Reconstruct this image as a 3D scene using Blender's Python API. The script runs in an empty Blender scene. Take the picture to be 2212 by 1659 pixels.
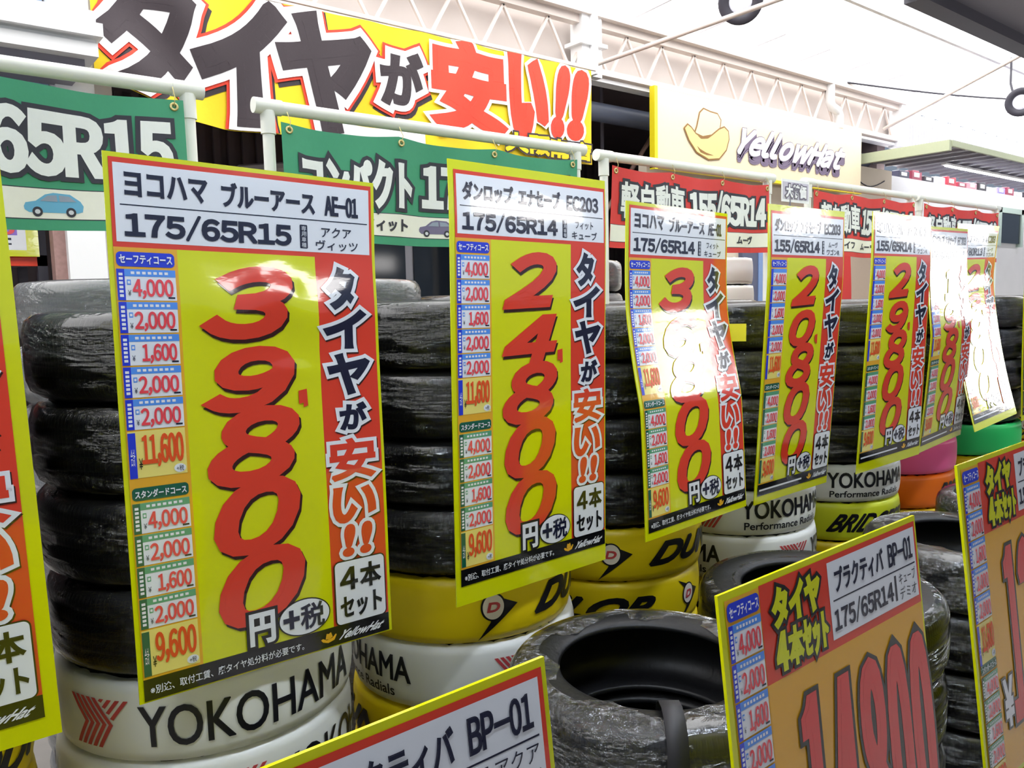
import bpy, bmesh, math, random
import numpy as np
from mathutils import Vector, Matrix
from mathutils.geometry import tessellate_polygon

S = bpy.context.scene
C = S.collection
rnd = random.Random(7)
PI = math.pi

# ------------------------------------------------------------------ camera, sky, sun, exposure
FPX = 1720.0                                   # focal length in pixels of the 2212 px wide frame
yaw, pitch, roll = map(math.radians, (51.44, 5.9, 1.3))
fw = Vector((math.cos(yaw)*math.cos(pitch), math.sin(yaw)*math.cos(pitch), -math.sin(pitch)))
rt = Vector((math.sin(yaw), -math.cos(yaw), 0)); up = rt.cross(fw)
rt, up = rt*math.cos(roll) - up*math.sin(roll), up*math.cos(roll) + rt*math.sin(roll)
cd = bpy.data.cameras.new('camera'); cam = bpy.data.objects.new('camera', cd); C.objects.link(cam)
cd.sensor_width = 36; cd.lens = FPX/2212*36; cd.clip_start = .05
m = Matrix((rt, up, -fw)).transposed().to_4x4(); m.translation = (0, 0, 1.5)
cam.matrix_world = m
S.camera = cam

S.view_settings.view_transform = 'Standard'; S.view_settings.look = 'None'
S.view_settings.gamma = 1; S.view_settings.use_curve_mapping = False
S.view_settings.exposure = 0.0
w = bpy.data.worlds.new('sky'); S.world = w; w.use_nodes = True
bg = w.node_tree.nodes['Background']
bg.inputs[0].default_value = (.66, .80, 1.0, 1); bg.inputs[1].default_value = .35
sl = bpy.data.lights.new('sun', 'SUN'); sl.energy = 26; sl.angle = math.radians(2); sl.color = (1, .985, .97)
so = bpy.data.objects.new('sun', sl); C.objects.link(so); so.rotation_euler = (math.radians(-18), math.radians(20), 0)

# ------------------------------------------------------------------ materials
def lin(c):
    return tuple((v/12.92 if v <= .04045 else ((v+.055)/1.055)**2.4) for v in [x/255 for x in c])
MATS = {}
def mat(name, rgb, rough=.5, spec=.5, bump=0, bscale=30, coat=0, metal=0, trans=0, stretch=(1, 1, 1), var=.04, emit=0, linear=False):
    if name in MATS: return MATS[name]
    col = rgb if linear else lin(rgb)
    m = bpy.data.materials.new(name); m.use_nodes = True; nt = m.node_tree; n = nt.nodes; l = nt.links
    b = n['Principled BSDF']; b.inputs['Roughness'].default_value = rough
    b.inputs['Specular IOR Level'].default_value = spec; b.inputs['Metallic'].default_value = metal
    b.inputs['Coat Weight'].default_value = coat; b.inputs['Coat Roughness'].default_value = .06; b.inputs['Coat IOR'].default_value = 1.8
    tc = n.new('ShaderNodeTexCoord'); mp = n.new('ShaderNodeMapping'); mp.inputs['Scale'].default_value = stretch
    l.new(tc.outputs['Object'], mp.inputs[0])
    nz = n.new('ShaderNodeTexNoise'); nz.inputs['Scale'].default_value = bscale; nz.inputs['Detail'].default_value = 3
    l.new(mp.outputs[0], nz.inputs['Vector'])
    mx = n.new('ShaderNodeMix'); mx.data_type = 'RGBA'; mx.inputs[0].default_value = .5
    mx.inputs[6].default_value = tuple(max(0, v*(1-var)) for v in col)+(1,)
    mx.inputs[7].default_value = tuple(min(1, v*(1+var)) for v in col)+(1,)
    l.new(nz.outputs[0], mx.inputs[0]); l.new(mx.outputs[2], b.inputs['Base Color'])
    if bump:
        bp = n.new('ShaderNodeBump'); bp.inputs['Strength'].default_value = bump; bp.inputs['Distance'].default_value = .01
        l.new(nz.outputs[0], bp.inputs['Height']); l.new(bp.outputs[0], b.inputs['Normal'])
        if coat: l.new(bp.outputs[0], b.inputs['Coat Normal'])
    if emit:
        b.inputs['Emission Color'].default_value = col+(1,); b.inputs['Emission Strength'].default_value = emit
    MATS[name] = m
    return m
def printed(name, rgb):                         # glossy laminated print
    return mat('print_'+name, rgb, rough=.13, spec=.5, bump=.03, bscale=16, var=.015, stretch=(1, 1, 2.5), coat=.8)
INK = dict(yellow=(216, 220, 10), orange=(232, 172, 44), red=(222, 62, 40), white=(232, 234, 238), navy=(22, 26, 52), black=(18, 18, 20),
           blue=(34, 58, 205), sky=(84, 146, 232), green=(22, 92, 70), mint=(90, 160, 120), cream=(240, 222, 120), pink=(235, 70, 80), gold=(240, 178, 40),
           dark=(52, 20, 16), rose=(222, 58, 60))
def ink(k): return printed(k, INK[k])
def cloth(name, rgb): return mat('cloth_'+name, rgb, rough=.6, spec=.25, bump=.05, bscale=60, var=.03)

M_RUB = mat('rubber', (22, 22, 24), rough=.42, spec=.3, bump=.10, bscale=90, stretch=(1, 1, .3), var=.2)
def tread_mat():
    m = bpy.data.materials.new('tread_rubber'); m.use_nodes = True; n = m.node_tree.nodes; l = m.node_tree.links
    b = n['Principled BSDF']; b.inputs['Roughness'].default_value = .38; b.inputs['Base Color'].default_value = (.008, .008, .010, 1); b.inputs['Specular IOR Level'].default_value = .3
    uv = n.new('ShaderNodeUVMap'); mp = n.new('ShaderNodeMapping'); mp.inputs['Scale'].default_value = (70, 3, 1); mp.inputs['Rotation'].default_value = (0, 0, .02)
    wv = n.new('ShaderNodeTexWave'); wv.inputs['Scale'].default_value = .8; wv.inputs['Distortion'].default_value = 1.2; wv.inputs['Detail'].default_value = 0
    cr = n.new('ShaderNodeValToRGB'); cr.color_ramp.elements[0].position = .12; cr.color_ramp.elements[1].position = .25
    bp = n.new('ShaderNodeBump'); bp.inputs['Strength'].default_value = .5; bp.inputs['Distance'].default_value = .004
    l.new(uv.outputs[0], mp.inputs[0]); l.new(mp.outputs[0], wv.inputs[0]); l.new(wv.outputs[0], cr.inputs[0]); l.new(cr.outputs[0], bp.inputs['Height']); l.new(bp.outputs[0], b.inputs['Normal'])
    return m
M_TREAD = tread_mat()
def film_mat(name, haze, bstr, scale, stretch, ior=1.45):
    m = bpy.data.materials.new(name); m.use_nodes = True; n = m.node_tree.nodes; l = m.node_tree.links
    n.remove(n['Principled BSDF']); out = n['Material Output']
    tc = n.new('ShaderNodeTexCoord'); mp = n.new('ShaderNodeMapping'); mp.inputs['Scale'].default_value = stretch
    nz = n.new('ShaderNodeTexNoise'); nz.inputs['Scale'].default_value = scale; nz.inputs['Detail'].default_value = 4; nz.inputs['Roughness'].default_value = .6
    nz.inputs['Distortion'].default_value = .6
    bp = n.new('ShaderNodeBump'); bp.inputs['Strength'].default_value = bstr; bp.inputs['Distance'].default_value = .035
    l.new(tc.outputs['Object'], mp.inputs[0]); l.new(mp.outputs[0], nz.inputs['Vector']); l.new(nz.outputs[0], bp.inputs['Height'])
    tr = n.new('ShaderNodeBsdfTransparent'); gl = n.new('ShaderNodeBsdfGlossy'); gl.inputs['Roughness'].default_value = .07
    gl.inputs['Color'].default_value = (1, 1, 1, 1)
    df = n.new('ShaderNodeBsdfDiffuse'); df.inputs['Color'].default_value = (.85, .85, .88, 1)
    fr = n.new('ShaderNodeFresnel'); fr.inputs[0].default_value = ior
    l.new(bp.outputs[0], gl.inputs['Normal'])
    m1 = n.new('ShaderNodeMixShader'); m1.inputs[0].default_value = haze; l.new(tr.outputs[0], m1.inputs[1]); l.new(df.outputs[0], m1.inputs[2])
    nm = n.new('ShaderNodeTexNoise'); nm.inputs['Scale'].default_value = scale*.22; l.new(mp.outputs[0], nm.inputs['Vector'])
    rm = n.new('ShaderNodeMapRange'); rm.inputs[1].default_value = .40; rm.inputs[2].default_value = .60; rm.inputs[3].default_value = .10*bstr; rm.inputs[4].default_value = bstr
    l.new(nm.outputs[0], rm.inputs[0]); l.new(rm.outputs[0], bp.inputs['Strength'])
    m2 = n.new('ShaderNodeMixShader'); l.new(fr.outputs[0], m2.inputs[0]); l.new(m1.outputs[0], m2.inputs[1]); l.new(gl.outputs[0], m2.inputs[2])
    l.new(m2.outputs[0], out.inputs[0])
    return m
M_FILM = film_mat('clear_film', .006, 1.0, 16, (1, 1, 6), 1.5)
M_FILM2 = film_mat('crinkled_film', .02, 1.0, 42, (1, 1, 2.4), 1.7)
M_FILM3 = film_mat('milky_film', .16, 1.0, 14, (1, 1, 2.4))
M_PVC = mat('white_pvc', (238, 238, 228), rough=.35, bscale=8)
M_WSTEEL = mat('cream_painted_steel', (226, 214, 206), rough=.5, bscale=4)
M_CORR = mat('pale_cladding', (204, 194, 188), rough=.6, bscale=5)
M_WHITE = mat('white_paint', (248, 248, 248), rough=.5, bscale=4)
M_DARK = mat('dark_interior', (120, 106, 108), rough=.8, bscale=3, var=.15)
M_GREY = mat('grey_metal', (128, 124, 136), rough=.45, bscale=6)
M_DGREY = mat('dark_gutter_metal', (62, 60, 70), rough=.5, bscale=6)
M_SILVER = mat('silver_car_paint', (196, 196, 204), rough=.25, coat=.6, bscale=4)
M_GLASS = mat('dark_window_glass', (40, 48, 58), rough=.08, bscale=4)
M_FLOOR = mat('concrete', (120, 116, 112), rough=.8, bump=.2, bscale=12, var=.12)
M_BRICK = mat('brick_strip', (176, 140, 134), rough=.8, bscale=40, var=.25)

# ------------------------------------------------------------------ object helpers
def link(name, me, parent=None, loc=None):
    o = bpy.data.objects.new(name, me); C.objects.link(o)
    if loc is not None: o.location = loc
    if parent: o.parent = parent
    return o
def tag(o, label=None, cat=None, group=None, kind=None):
    if label: o['label'] = label
    if cat: o['category'] = cat
    if group: o['group'] = group
    if kind: o['kind'] = kind
    return o
def thing(name, loc, label, cat, group=None):
    o = link(name, None, None, loc); o.empty_display_size = .05
    return tag(o, label, cat, group)
def mesh(name, V, F, mats, mi=None, smooth=False):
    me = bpy.data.meshes.new(name); me.from_pydata([tuple(map(float, v)) for v in V], [], [tuple(map(int, f)) for f in F])
    for m_ in (mats if isinstance(mats, (list, tuple)) else [mats]): me.materials.append(m_)
    if mi is not None: me.polygons.foreach_set('material_index', np.asarray(mi, dtype=np.int32))
    if smooth: me.polygons.foreach_set('use_smooth', [True]*len(me.polygons))
    me.update(); return me
class MB:
    """collects boxes, tubes and prisms into one mesh (coordinates relative to o)"""
    def __init__(s, o=(0, 0, 0)): s.V = []; s.F = []; s.o = np.array(o, float); s.sm = []
    def add(s, V, F, sm=False):
        b = len(s.V); s.V += [tuple(np.array(v, float)-s.o) for v in V]; s.F += [tuple(i+b for i in f) for f in F]; s.sm += [sm]*len(F); return s
    def box(s, a, b):
        (x0, y0, z0), (x1, y1, z1) = a, b
        return s.add([(x0, y0, z0), (x1, y0, z0), (x1, y1, z0), (x0, y1, z0), (x0, y0, z1), (x1, y0, z1), (x1, y1, z1), (x0, y1, z1)],
                     [(0, 3, 2, 1), (4, 5, 6, 7), (0, 1, 5, 4), (1, 2, 6, 5), (2, 3, 7, 6), (3, 0, 4, 7)])
    def tube(s, pts, r, n=16, caps=True):
        pts = [Vector(p) for p in pts]; rs = r if isinstance(r, (list, tuple)) else [r]*len(pts); V = []; F = []
        t0 = (pts[1]-pts[0]).normalized(); a = t0.orthogonal().normalized()
        for i, p in enumerate(pts):
            t = (pts[min(i+1, len(pts)-1)]-pts[max(i-1, 0)]).normalized(); a = (a-t*a.dot(t)).normalized(); b = t.cross(a)
            for k in range(n):
                g = 2*PI*k/n; V.append(p+(a*math.cos(g)+b*math.sin(g))*rs[i])
        for i in range(len(pts)-1):
            for k in range(n):
                k2 = (k+1) % n; F.append((i*n+k, i*n+k2, (i+1)*n+k2, (i+1)*n+k))
        s.add(V, F, True)
        if caps: s.add(V[:n], [tuple(range(n))[::-1]]); s.add(V[-n:], [tuple(range(n))])
        return s
    def bar(s, p, q, wd, ht):
        p, q = Vector(p), Vector(q); t = (q-p).normalized(); u_ = Vector((0, 0, 1)); a = t.cross(u_)
        a = a.normalized() if a.length > 1e-4 else Vector((1, 0, 0)); b = a.cross(t)
        V = [e+a*i*wd/2+b*j*ht/2 for e in (p, q) for (i, j) in ((-1, -1), (1, -1), (1, 1), (-1, 1))]
        return s.add(V, [(0, 1, 2, 3)[::-1], (4, 5, 6, 7), (0, 1, 5, 4), (1, 2, 6, 5), (2, 3, 7, 6), (3, 0, 4, 7)])
    def prism(s, poly, f0, f1):
        """poly of (u,v); f0,f1 map (u,v) to the two end faces"""
        n = len(poly); V = [f0(*p) for p in poly]+[f1(*p) for p in poly]
        return s.add(V, [tuple(range(n))[::-1], tuple(range(n, 2*n))]+[(i, (i+1) % n, n+(i+1) % n, n+i) for i in range(n)])
    def build(s, name, m, parent=None, bevel=0):
        me = mesh(name, s.V, s.F, m); me.polygons.foreach_set('use_smooth', s.sm)
        o = link(name, me, parent, None if parent else tuple(s.o))
        if bevel:
            b = o.modifiers.new('bevel', 'BEVEL'); b.width = bevel; b.segments = 2; b.limit_method = 'ANGLE'
        return o
def lathe(prof, n, close=False):
    V = []; F = []; k = len(prof)
    for i in range(n):
        a = 2*PI*i/n
        for r, z in prof: V.append((r*math.sin(a), -r*math.cos(a), z))
    for i in range(n):
        j = (i+1) % n
        for p in range(k if close else k-1):
            q = (p+1) % k; F.append((i*k+p, j*k+p, j*k+q, i*k+q))
    return V, F

# ------------------------------------------------------------------ printed graphics: flat shapes laid on a curved surface
GLY = {}
def raw_glyph(txt, bold=0):
    c = bpy.data.curves.new('t', 'FONT'); c.body = txt; c.size = 1; c.resolution_u = 4; c.offset = bold
    o = bpy.data.objects.new('t', c); C.objects.link(o)
    dg = bpy.context.evaluated_depsgraph_get(); me = bpy.data.meshes.new_from_object(o.evaluated_get(dg))
    V = np.array([v.co[:2] for v in me.vertices]); me.calc_loop_triangles()
    T = np.array([t.vertices[:] for t in me.loop_triangles])
    bpy.data.meshes.remove(me); bpy.data.objects.remove(o); bpy.data.curves.remove(c)
    return V, T
def glyph(txt, bold=0):
    """outline of a word, scaled to a unit box; '~' in front: the sans letterforms of the Japanese face"""
    key = (txt, bold)
    if key not in GLY:
        if txt[0] == '~':
            VV = []; TT = []; x = 0; b = 0
            for ch in txt[1:]:
                if ch == ' ': x += .3; continue
                V, T = raw_glyph(chr(ord(ch)+0xFEE0), bold); w_ = np.ptp(V[:, 0])
                if ch == '/': V[:, 0] = V[:, 0]*.45; w_ *= .45
                V = V-np.array((V[:, 0].min()-x, 0)); VV.append(V); TT.append(T+b); b += len(V); x += w_+.085
            V, T = np.concatenate(VV), np.concatenate(TT)
        else: V, T = raw_glyph(txt, bold)
        V = V-V.min(0); V /= V.max(0); GLY[key] = (V, T)
    return GLY[key]
def split_at(V, T, axis, cuts):
    """cut triangles along lines so that they can follow a curved surface"""
    if not len(cuts): return V, T
    lo, hi = V[:, axis].min(), V[:, axis].max()
    for c in cuts:
        if c <= lo or c >= hi: continue
        d = V[:, axis]-c; d = np.where(abs(d) < 1e-7, 0, d); s = np.sign(d); ts = s[T]
        cross = (ts.min(1) < 0) & (ts.max(1) > 0)
        if not cross.any(): continue
        X = T[cross]; sx = ts[cross]
        # rotate so that vertex 0 is alone on its side (or on the line with the others on both sides)
        alone = np.where((sx == 0).any(1), np.argmax(sx == 0, 1), np.argmax(sx == -np.sign(sx.sum(1))[:, None], 1))
        idx = (alone[:, None]+np.arange(3)) % 3; X = np.take_along_axis(X, idx, 1); sx = np.take_along_axis(sx, idx, 1)
        z = sx[:, 0] == 0
        def cutpt(a, b):
            f = d[a]/(d[a]-d[b]); return V[a]+(V[b]-V[a])*f[:, None]
        A, B, Cc = X[~z].T if (~z).any() else (np.zeros(0, int),)*3
        n0 = len(V); k = len(A); new = [V]; nt = [T[~cross]]
        if k:
            new += [cutpt(A, B), cutpt(A, Cc)]; p = n0+np.arange(k); q = n0+k+np.arange(k)
            nt += [np.stack([A, p, q], 1), np.stack([p, B, Cc], 1), np.stack([p, Cc, q], 1)]
        A, B, Cc = X[z].T if z.any() else (np.zeros(0, int),)*3
        if len(A):
            new += [cutpt(B, Cc)]; p = n0+2*k+np.arange(len(A)); nt += [np.stack([A, B, p], 1), np.stack([A, p, Cc], 1)]
        V = np.concatenate(new); T = np.concatenate(nt)
    return V, T
class Canvas:
    """x to the right, s downwards, metres"""
    def __init__(s): s.it = []; s.cnt = 0
    def nx(s): s.cnt = (s.cnt+1) % 40; return s.cnt*.02
    def tri(s, V, T, m, L): s.it.append((np.asarray(V, float), np.asarray(T, int), m, L)); return s
    def rect(s, x0, s0, x1, s1, m, L=0): return s.tri([(x0, s0), (x1, s0), (x1, s1), (x0, s1)], [(0, 1, 2), (0, 2, 3)], m, L)
    def poly(s, P, m, L=0):
        T = tessellate_polygon([[Vector((p[0], p[1], 0)) for p in P]]); return s.tri(P, [t for t in T], m, L)
    def ell(s, x0, s0, x1, s1, m, L=0, n=40):
        return s.poly([((x0+x1)/2+(x1-x0)/2*math.cos(2*PI*i/n), (s0+s1)/2+(s1-s0)/2*math.sin(2*PI*i/n)) for i in range(n)], m, L)
    def rrect(s, x0, s0, x1, s1, r, m, L=0):
        P = []
        for cx, cy, a0 in ((x1-r, s1-r, 0), (x0+r, s1-r, 90), (x0+r, s0+r, 180), (x1-r, s0+r, 270)):
            P += [(cx+r*math.cos(math.radians(a0+k*15)), cy+r*math.sin(math.radians(a0+k*15))) for k in range(7)]
        return s.poly(P, m, L)
    def grow(s, V, T, m, L, r, d=(0, 0)):
        """the shape thickened all round by r (or (rx, ry)), corners mitred"""
        r = np.array(r if isinstance(r, tuple) else (r, r), float); V = V+np.array(d)
        if r.max() <= 0: return s.tri(V, T, m, L+s.nx())
        U = V/np.maximum(r, 1e-6); T = T.copy()
        e1 = U[T[:, 1]]-U[T[:, 0]]; e2 = U[T[:, 2]]-U[T[:, 0]]; neg = e1[:, 0]*e2[:, 1]-e1[:, 1]*e2[:, 0] < 0; T[neg] = T[neg][:, ::-1]
        E = {}
        for t in T:
            for i in range(3):
                a, b = int(t[i]), int(t[(i+1) % 3])
                if (b, a) in E: del E[(b, a)]
                else: E[(a, b)] = 1
        nrm = {}; nxt = {}
        for a, b in E:
            v = U[b]-U[a]; l = math.hypot(*v)
            if l > 1e-9: nrm[(a, b)] = np.array((v[1], -v[0]))/l; nxt.setdefault(b, [])
        out = {}
        for a, b in nrm: out.setdefault(a, []).append((a, b))
        P = []; F = []; H = []
        for k, ((a, b), n) in enumerate(nrm.items()):
            q = len(P); P += [U[a], U[b], U[b]+n, U[a]+n]; F += [(q, q+1, q+2), (q, q+2, q+3)]; H += [.02*(k % 16)]*4
            for nb in out.get(b, []):
                n2 = nrm[nb]; cr = n[0]*n2[1]-n[1]*n2[0]; dt = float(n @ n2)
                if cr > .01:
                    q = len(P); h = .02*((k+7) % 16)+.007
                    if dt > -.55: P += [U[b], U[b]+n, U[b]+(n+n2)/(1+dt), U[b]+n2]; F += [(q, q+1, q+2), (q, q+2, q+3)]; H += [h]*4
                    else: P += [U[b], U[b]+n, U[b]+n2]; F += [(q, q+1, q+2)]; H += [h]*3
        if P: s.tri(np.array(P)*np.maximum(r, 1e-6), np.array(F), m, L+np.array(H))
        return s.tri(V, T, m, L+.36)
    def shape(s, V, T, m, L, outline=None, shadow=None, fat=0):
        ow = outline[1] if outline else 0; fx, fy = fat if isinstance(fat, tuple) else (fat, fat)
        if shadow: s.grow(V, T, shadow[0], L, (fx+ow, fy+ow), shadow[1:])
        if outline: s.grow(V, T, outline[0], L+1, (fx+ow, fy+ow))
        return s.grow(V, T, m, L+2, (fx, fy)) if fat else s.tri(V, T, m, L+2.36)
    def text(s, t, box, m, L=2, bold=0, shear=0, outline=None, shadow=None, rise=0, fat=0):
        V, T = glyph(t, bold); V = V.copy()
        V[:, 0] += shear*(V[:, 1]-.5); V[:, 1] += rise*(V[:, 0]-.5)
        V = V-V.min(0); V /= V.max(0)
        x0, s0, x1, s1 = box; fx, fy = fat if isinstance(fat, tuple) else (fat, fat); x0 += fx; x1 -= fx; s0 += fy; s1 -= fy
        V = np.stack([x0+V[:, 0]*(x1-x0), s1-V[:, 1]*(s1-s0)], 1)
        return s.shape(V, T, m, L, outline, shadow, fat)
    def build(s, name, parent, surf, eps=.00035, cx=(), cs=(), org=None):
        VV = []; TT = []; MI = []; mats = []; HH = []; b = 0
        for V, T, m, L in s.it:
            V = np.concatenate([V, np.broadcast_to(np.asarray(L, float).reshape(-1, 1), (len(V), 1))], 1)
            V, T = split_at(V, T, 1, cs); V, T = split_at(V, T, 0, cx); L = V[:, 2]; V = V[:, :2]
            if m not in mats: mats.append(m)
            VV.append(V); TT.append(T+b); MI += [mats.index(m)]*len(T); HH.append(L*eps); b += len(V)
        V = np.concatenate(VV); T = np.concatenate(TT); H = np.concatenate(HH); MI = np.array(MI)
        P = surf(V[:, 0], V[:, 1], H); e = .002
        N = np.cross(surf(V[:, 0], V[:, 1]+e, H)-P, surf(V[:, 0]+e, V[:, 1], H)-P); N /= np.linalg.norm(N, axis=1)[:, None]
        fn = np.cross(P[T[:, 1]]-P[T[:, 0]], P[T[:, 2]]-P[T[:, 0]]); area = np.linalg.norm(fn, axis=1)
        flip = (fn*N[T[:, 0]]).sum(1) < 0; T[flip] = T[flip][:, ::-1]
        ok = area > 1e-11; T = T[ok]; MI = MI[ok]
        if org is None: org = P.mean(0) if parent is None else np.array(parent.matrix_basis.translation)
        me = mesh(name, P-org, T, mats, MI, True)
        me.normals_split_custom_set_from_vertices([tuple(v) for v in N])
        return link(name, me, parent, None if parent else tuple(org))
def sheet(name, parent, surf, x0, s0, x1, s1, nx, ns, th, m, org):
    X, Q = np.meshgrid(np.linspace(x0, x1, nx+1), np.linspace(s0, s1, ns+1)); X = X.ravel(); Q = Q.ravel()
    P = np.concatenate([surf(X, Q, X*0), surf(X, Q, X*0-th)])-org; k = nx+1; n = len(X); F = []
    for j in range(ns):
        for i in range(nx):
            a = j*k+i; F += [(a, a+k, a+k+1, a+1), (n+a, n+a+1, n+a+k+1, n+a+k)]
    for i in range(nx): F += [(i, i+1, n+i+1, n+i), (ns*k+i+1, ns*k+i, n+ns*k+i, n+ns*k+i+1)]
    for j in range(ns): F += [(j*k+k, j*k, n+j*k, n+j*k+k), (j*k+nx, j*k+k+nx, n+j*k+k+nx, n+j*k+nx)]
    me = mesh(name, P, F, m, None, True)
    e = me.attributes.new('sharp_edge', 'BOOLEAN', 'EDGE')
    nf = 2*nx*ns; cnt = {}
    vals = []
    for ed in me.edges:
        a, b = ed.vertices; vals.append((a < n) != (b < n) or False)
    rim = set(list(range(k))+[ns*k+i for i in range(k)]+[j*k for j in range(ns+1)]+[j*k+nx for j in range(ns+1)])
    for q, ed in enumerate(me.edges):
        a, b = ed.vertices
        if (a < n) == (b < n) and (a % n) in rim and (b % n) in rim: vals[q] = True
    e.data.foreach_set('value', vals)
    return link(name, me, parent, None if parent else tuple(org))

# ------------------------------------------------------------------ structure: floor, roof, building across the back
def struct(mb, name, m, bevel=0): return tag(mb.build(name, m, None, bevel), kind='structure')
struct(MB((5, 0, 0)).box((-12, -12, -.1), (30, 16, 0)), 'floor', M_FLOOR)

def roof_mat():
    m = bpy.data.materials.new('translucent_roof_sheet'); m.use_nodes = True; n = m.node_tree.nodes; l = m.node_tree.links
    n.remove(n['Principled BSDF']); tr = n.new('ShaderNodeBsdfTranslucent'); df = n.new('ShaderNodeBsdfDiffuse'); mx = n.new('ShaderNodeMixShader')
    tc = n.new('ShaderNodeTexCoord'); nz = n.new('ShaderNodeTexNoise'); nz.inputs['Scale'].default_value = .6; cr = n.new('ShaderNodeValToRGB')
    cr.color_ramp.elements[0].color = (.74, .75, .76, 1); cr.color_ramp.elements[1].color = (.84, .84, .84, 1)
    l.new(tc.outputs['Object'], nz.inputs['Vector']); l.new(nz.outputs[0], cr.inputs[0]); l.new(cr.outputs[0], tr.inputs[0])
    df.inputs[0].default_value = (.8, .8, .8, 1); mx.inputs[0].default_value = .3
    l.new(tr.outputs[0], mx.inputs[1]); l.new(df.outputs[0], mx.inputs[2]); l.new(mx.outputs[0], n['Material Output'].inputs[0])
    return m
M_ROOF = roof_mat()
def roof_z(y): return 3.98+(5.2-y)*.16
YR = 1.0                                                        # sheet roofing ends here, edge set to dim the aisle; opaque deck beyond
rv = []; rf = []; N = 420
for i in range(N+1):                                            # corrugated sheet, ribs running down the slope
    x = -8+30*i/N; dz = .018*(1 if (i % 6) < 2 else 0)
    rv += [(x, 5.35, roof_z(5.35)+dz), (x, YR, roof_z(YR)+dz)]
rf = [(2*i, 2*i+1, 2*i+3, 2*i+2) for i in range(N)]
tag(link('roof', mesh('roof', rv, rf, M_ROOF)), kind='structure')
struct(MB((6, -3, 5)).box((-8, -5.0, roof_z(YR)-.02), (22, YR, roof_z(YR)+.06)), 'roof_shade_deck', mat('grey_shade_deck', (150, 150, 156), rough=.6))  # unseen opaque deck added to cut roof light on the sign fronts
for i, y in enumerate((3.9, 2.4, .9, -.6)):          # purlins under the sheet
    struct(MB((0, y, 0)).box((-8, y-.02, roof_z(y)-.07), (22, y+.02, roof_z(y)-.012)), 'roof_purlin', M_WHITE)
for i in range(19):                                             # short rafters from the truss
    x = 2.2+i*.82
    struct(MB((x, 5, 0)).bar((x, 5.0, roof_z(5.0)-.03), (x+.06, 4.6, roof_z(4.6)-.035), .014, .02), 'roof_rafter', mat('rafter_grey', (176, 170, 176), rough=.5))

struct(MB((5, -1.5, 0)).box((-12, -1.6, 0), (24, -1.45, 1.45)), 'wall_light_block', mat('dark_block_wall', (60, 60, 64), rough=.7))  # unseen wall added to keep low sky light off the lower signs
# lattice truss in front of pale cladding
t = MB((4, 5, 3.6))
t.box((-3, 4.96, 3.78), (10.35, 5.04, 3.86)).box((-3, 4.96, 3.40), (10.35, 5.04, 3.45)).box((-3, 4.90, 3.845), (10.35, 4.98, 3.90))
struct(t, 'truss_chords', M_WSTEEL)
for k in range(27):
    x = -2.2+k*.46
    struct(MB((x, 5, 3.6)).bar((x, 5, 3.45), (x+.2, 5, 3.78), .022, .022).bar((x+.2, 5, 3.78), (x+.4, 5, 3.45), .022, .022), 'truss_web', M_WSTEEL)
struct(MB((4, 5.2, 3.6)).box((-4, 5.14, 3.44), (10.4, 5.2, 3.98)), 'wall_upper', M_CORR)
t = MB((4.86, 5, 3.6)).box((4.75, 4.93, 3.36), (4.98, 5.07, 3.93)).box((4.71, 4.90, 3.60), (5.02, 5.1, 3.63)).box((4.835, 4.86, 3.36), (4.865, 4.93, 3.9))
struct(t, 'truss_plate', M_WHITE)
t = MB((10.32, 5, 3.6)).box((10.25, 4.92, 3.33), (10.42, 5.08, 3.9)); struct(t, 'truss_plate', M_WHITE)
struct(MB((4, 5.1, 3.38)).box((-3, 5.0, 3.355), (10.4, 5.12, 3.385)), 'trim_1', M_WHITE)
# roller shutter tube under the truss
struct(MB((7.6, 5.35, 3.22)).tube([(4.4, 5.35, 3.21), (10.3, 5.35, 3.21)], .085, 20), 'shutter_tube', mat('blue_grey_steel', (104, 112, 132), rough=.35, bscale=5))
# dark shop interior: back wall with ribs, ceiling, side
t = MB((5, 9, 1.7)).box((-4, 8.95, 0), (10.4, 9.05, 4))
for i in range(90): t.box((-4+i*.16, 8.9, 0), (-3.93+i*.16, 8.95, 4))
struct(t, 'wall_back', M_DARK)
struct(MB((3, 7, 3.75)).box((-4, 5.2, 3.7), (10.4, 9, 3.8)), 'ceiling', M_DARK)
struct(MB((10.3, 7, 1.7)).box((10.2, 5.2, 0), (10.4, 9, 3.7)), 'wall_right', M_DARK)
# left shopfront: white pillar, brick edge, glazing
struct(MB((.95, 5.05, 0)).box((.87, 4.97, 0), (1.06, 5.14, 3.40)), 'pillar_1', M_WHITE)
struct(MB((1.1, 5.1, 0)).box((1.06, 5.02, 0), (1.16, 5.14, 3.40)), 'trim_2', mat('grey_plaster', (196, 190, 188), rough=.7))
struct(MB((.84, 5.1, 0)).box((.81, 5.03, 0), (.87, 5.14, 2.5)), 'trim_3', M_BRICK)
t = MB((-.5, 5.12, 2.6)).box((-4, 5.1, 2.5), (.86, 5.13, 3.4)); o = struct(t, 'window_1', mat('shop_glass', (150, 172, 200), rough=.1, bscale=3))
o.data.materials[0] = MATS['shop_glass']
MB((-.5, 5.1, 2.5)).box((-4, 5.06, 2.44), (.86, 5.14, 2.52)).box((-4, 5.06, 2.93), (.86, 5.14, 2.97)).build('window_frame', M_GREY, None)
for ob in list(C.objects):
    if ob.name.startswith('window_frame'): tag(ob, kind='structure')
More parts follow.
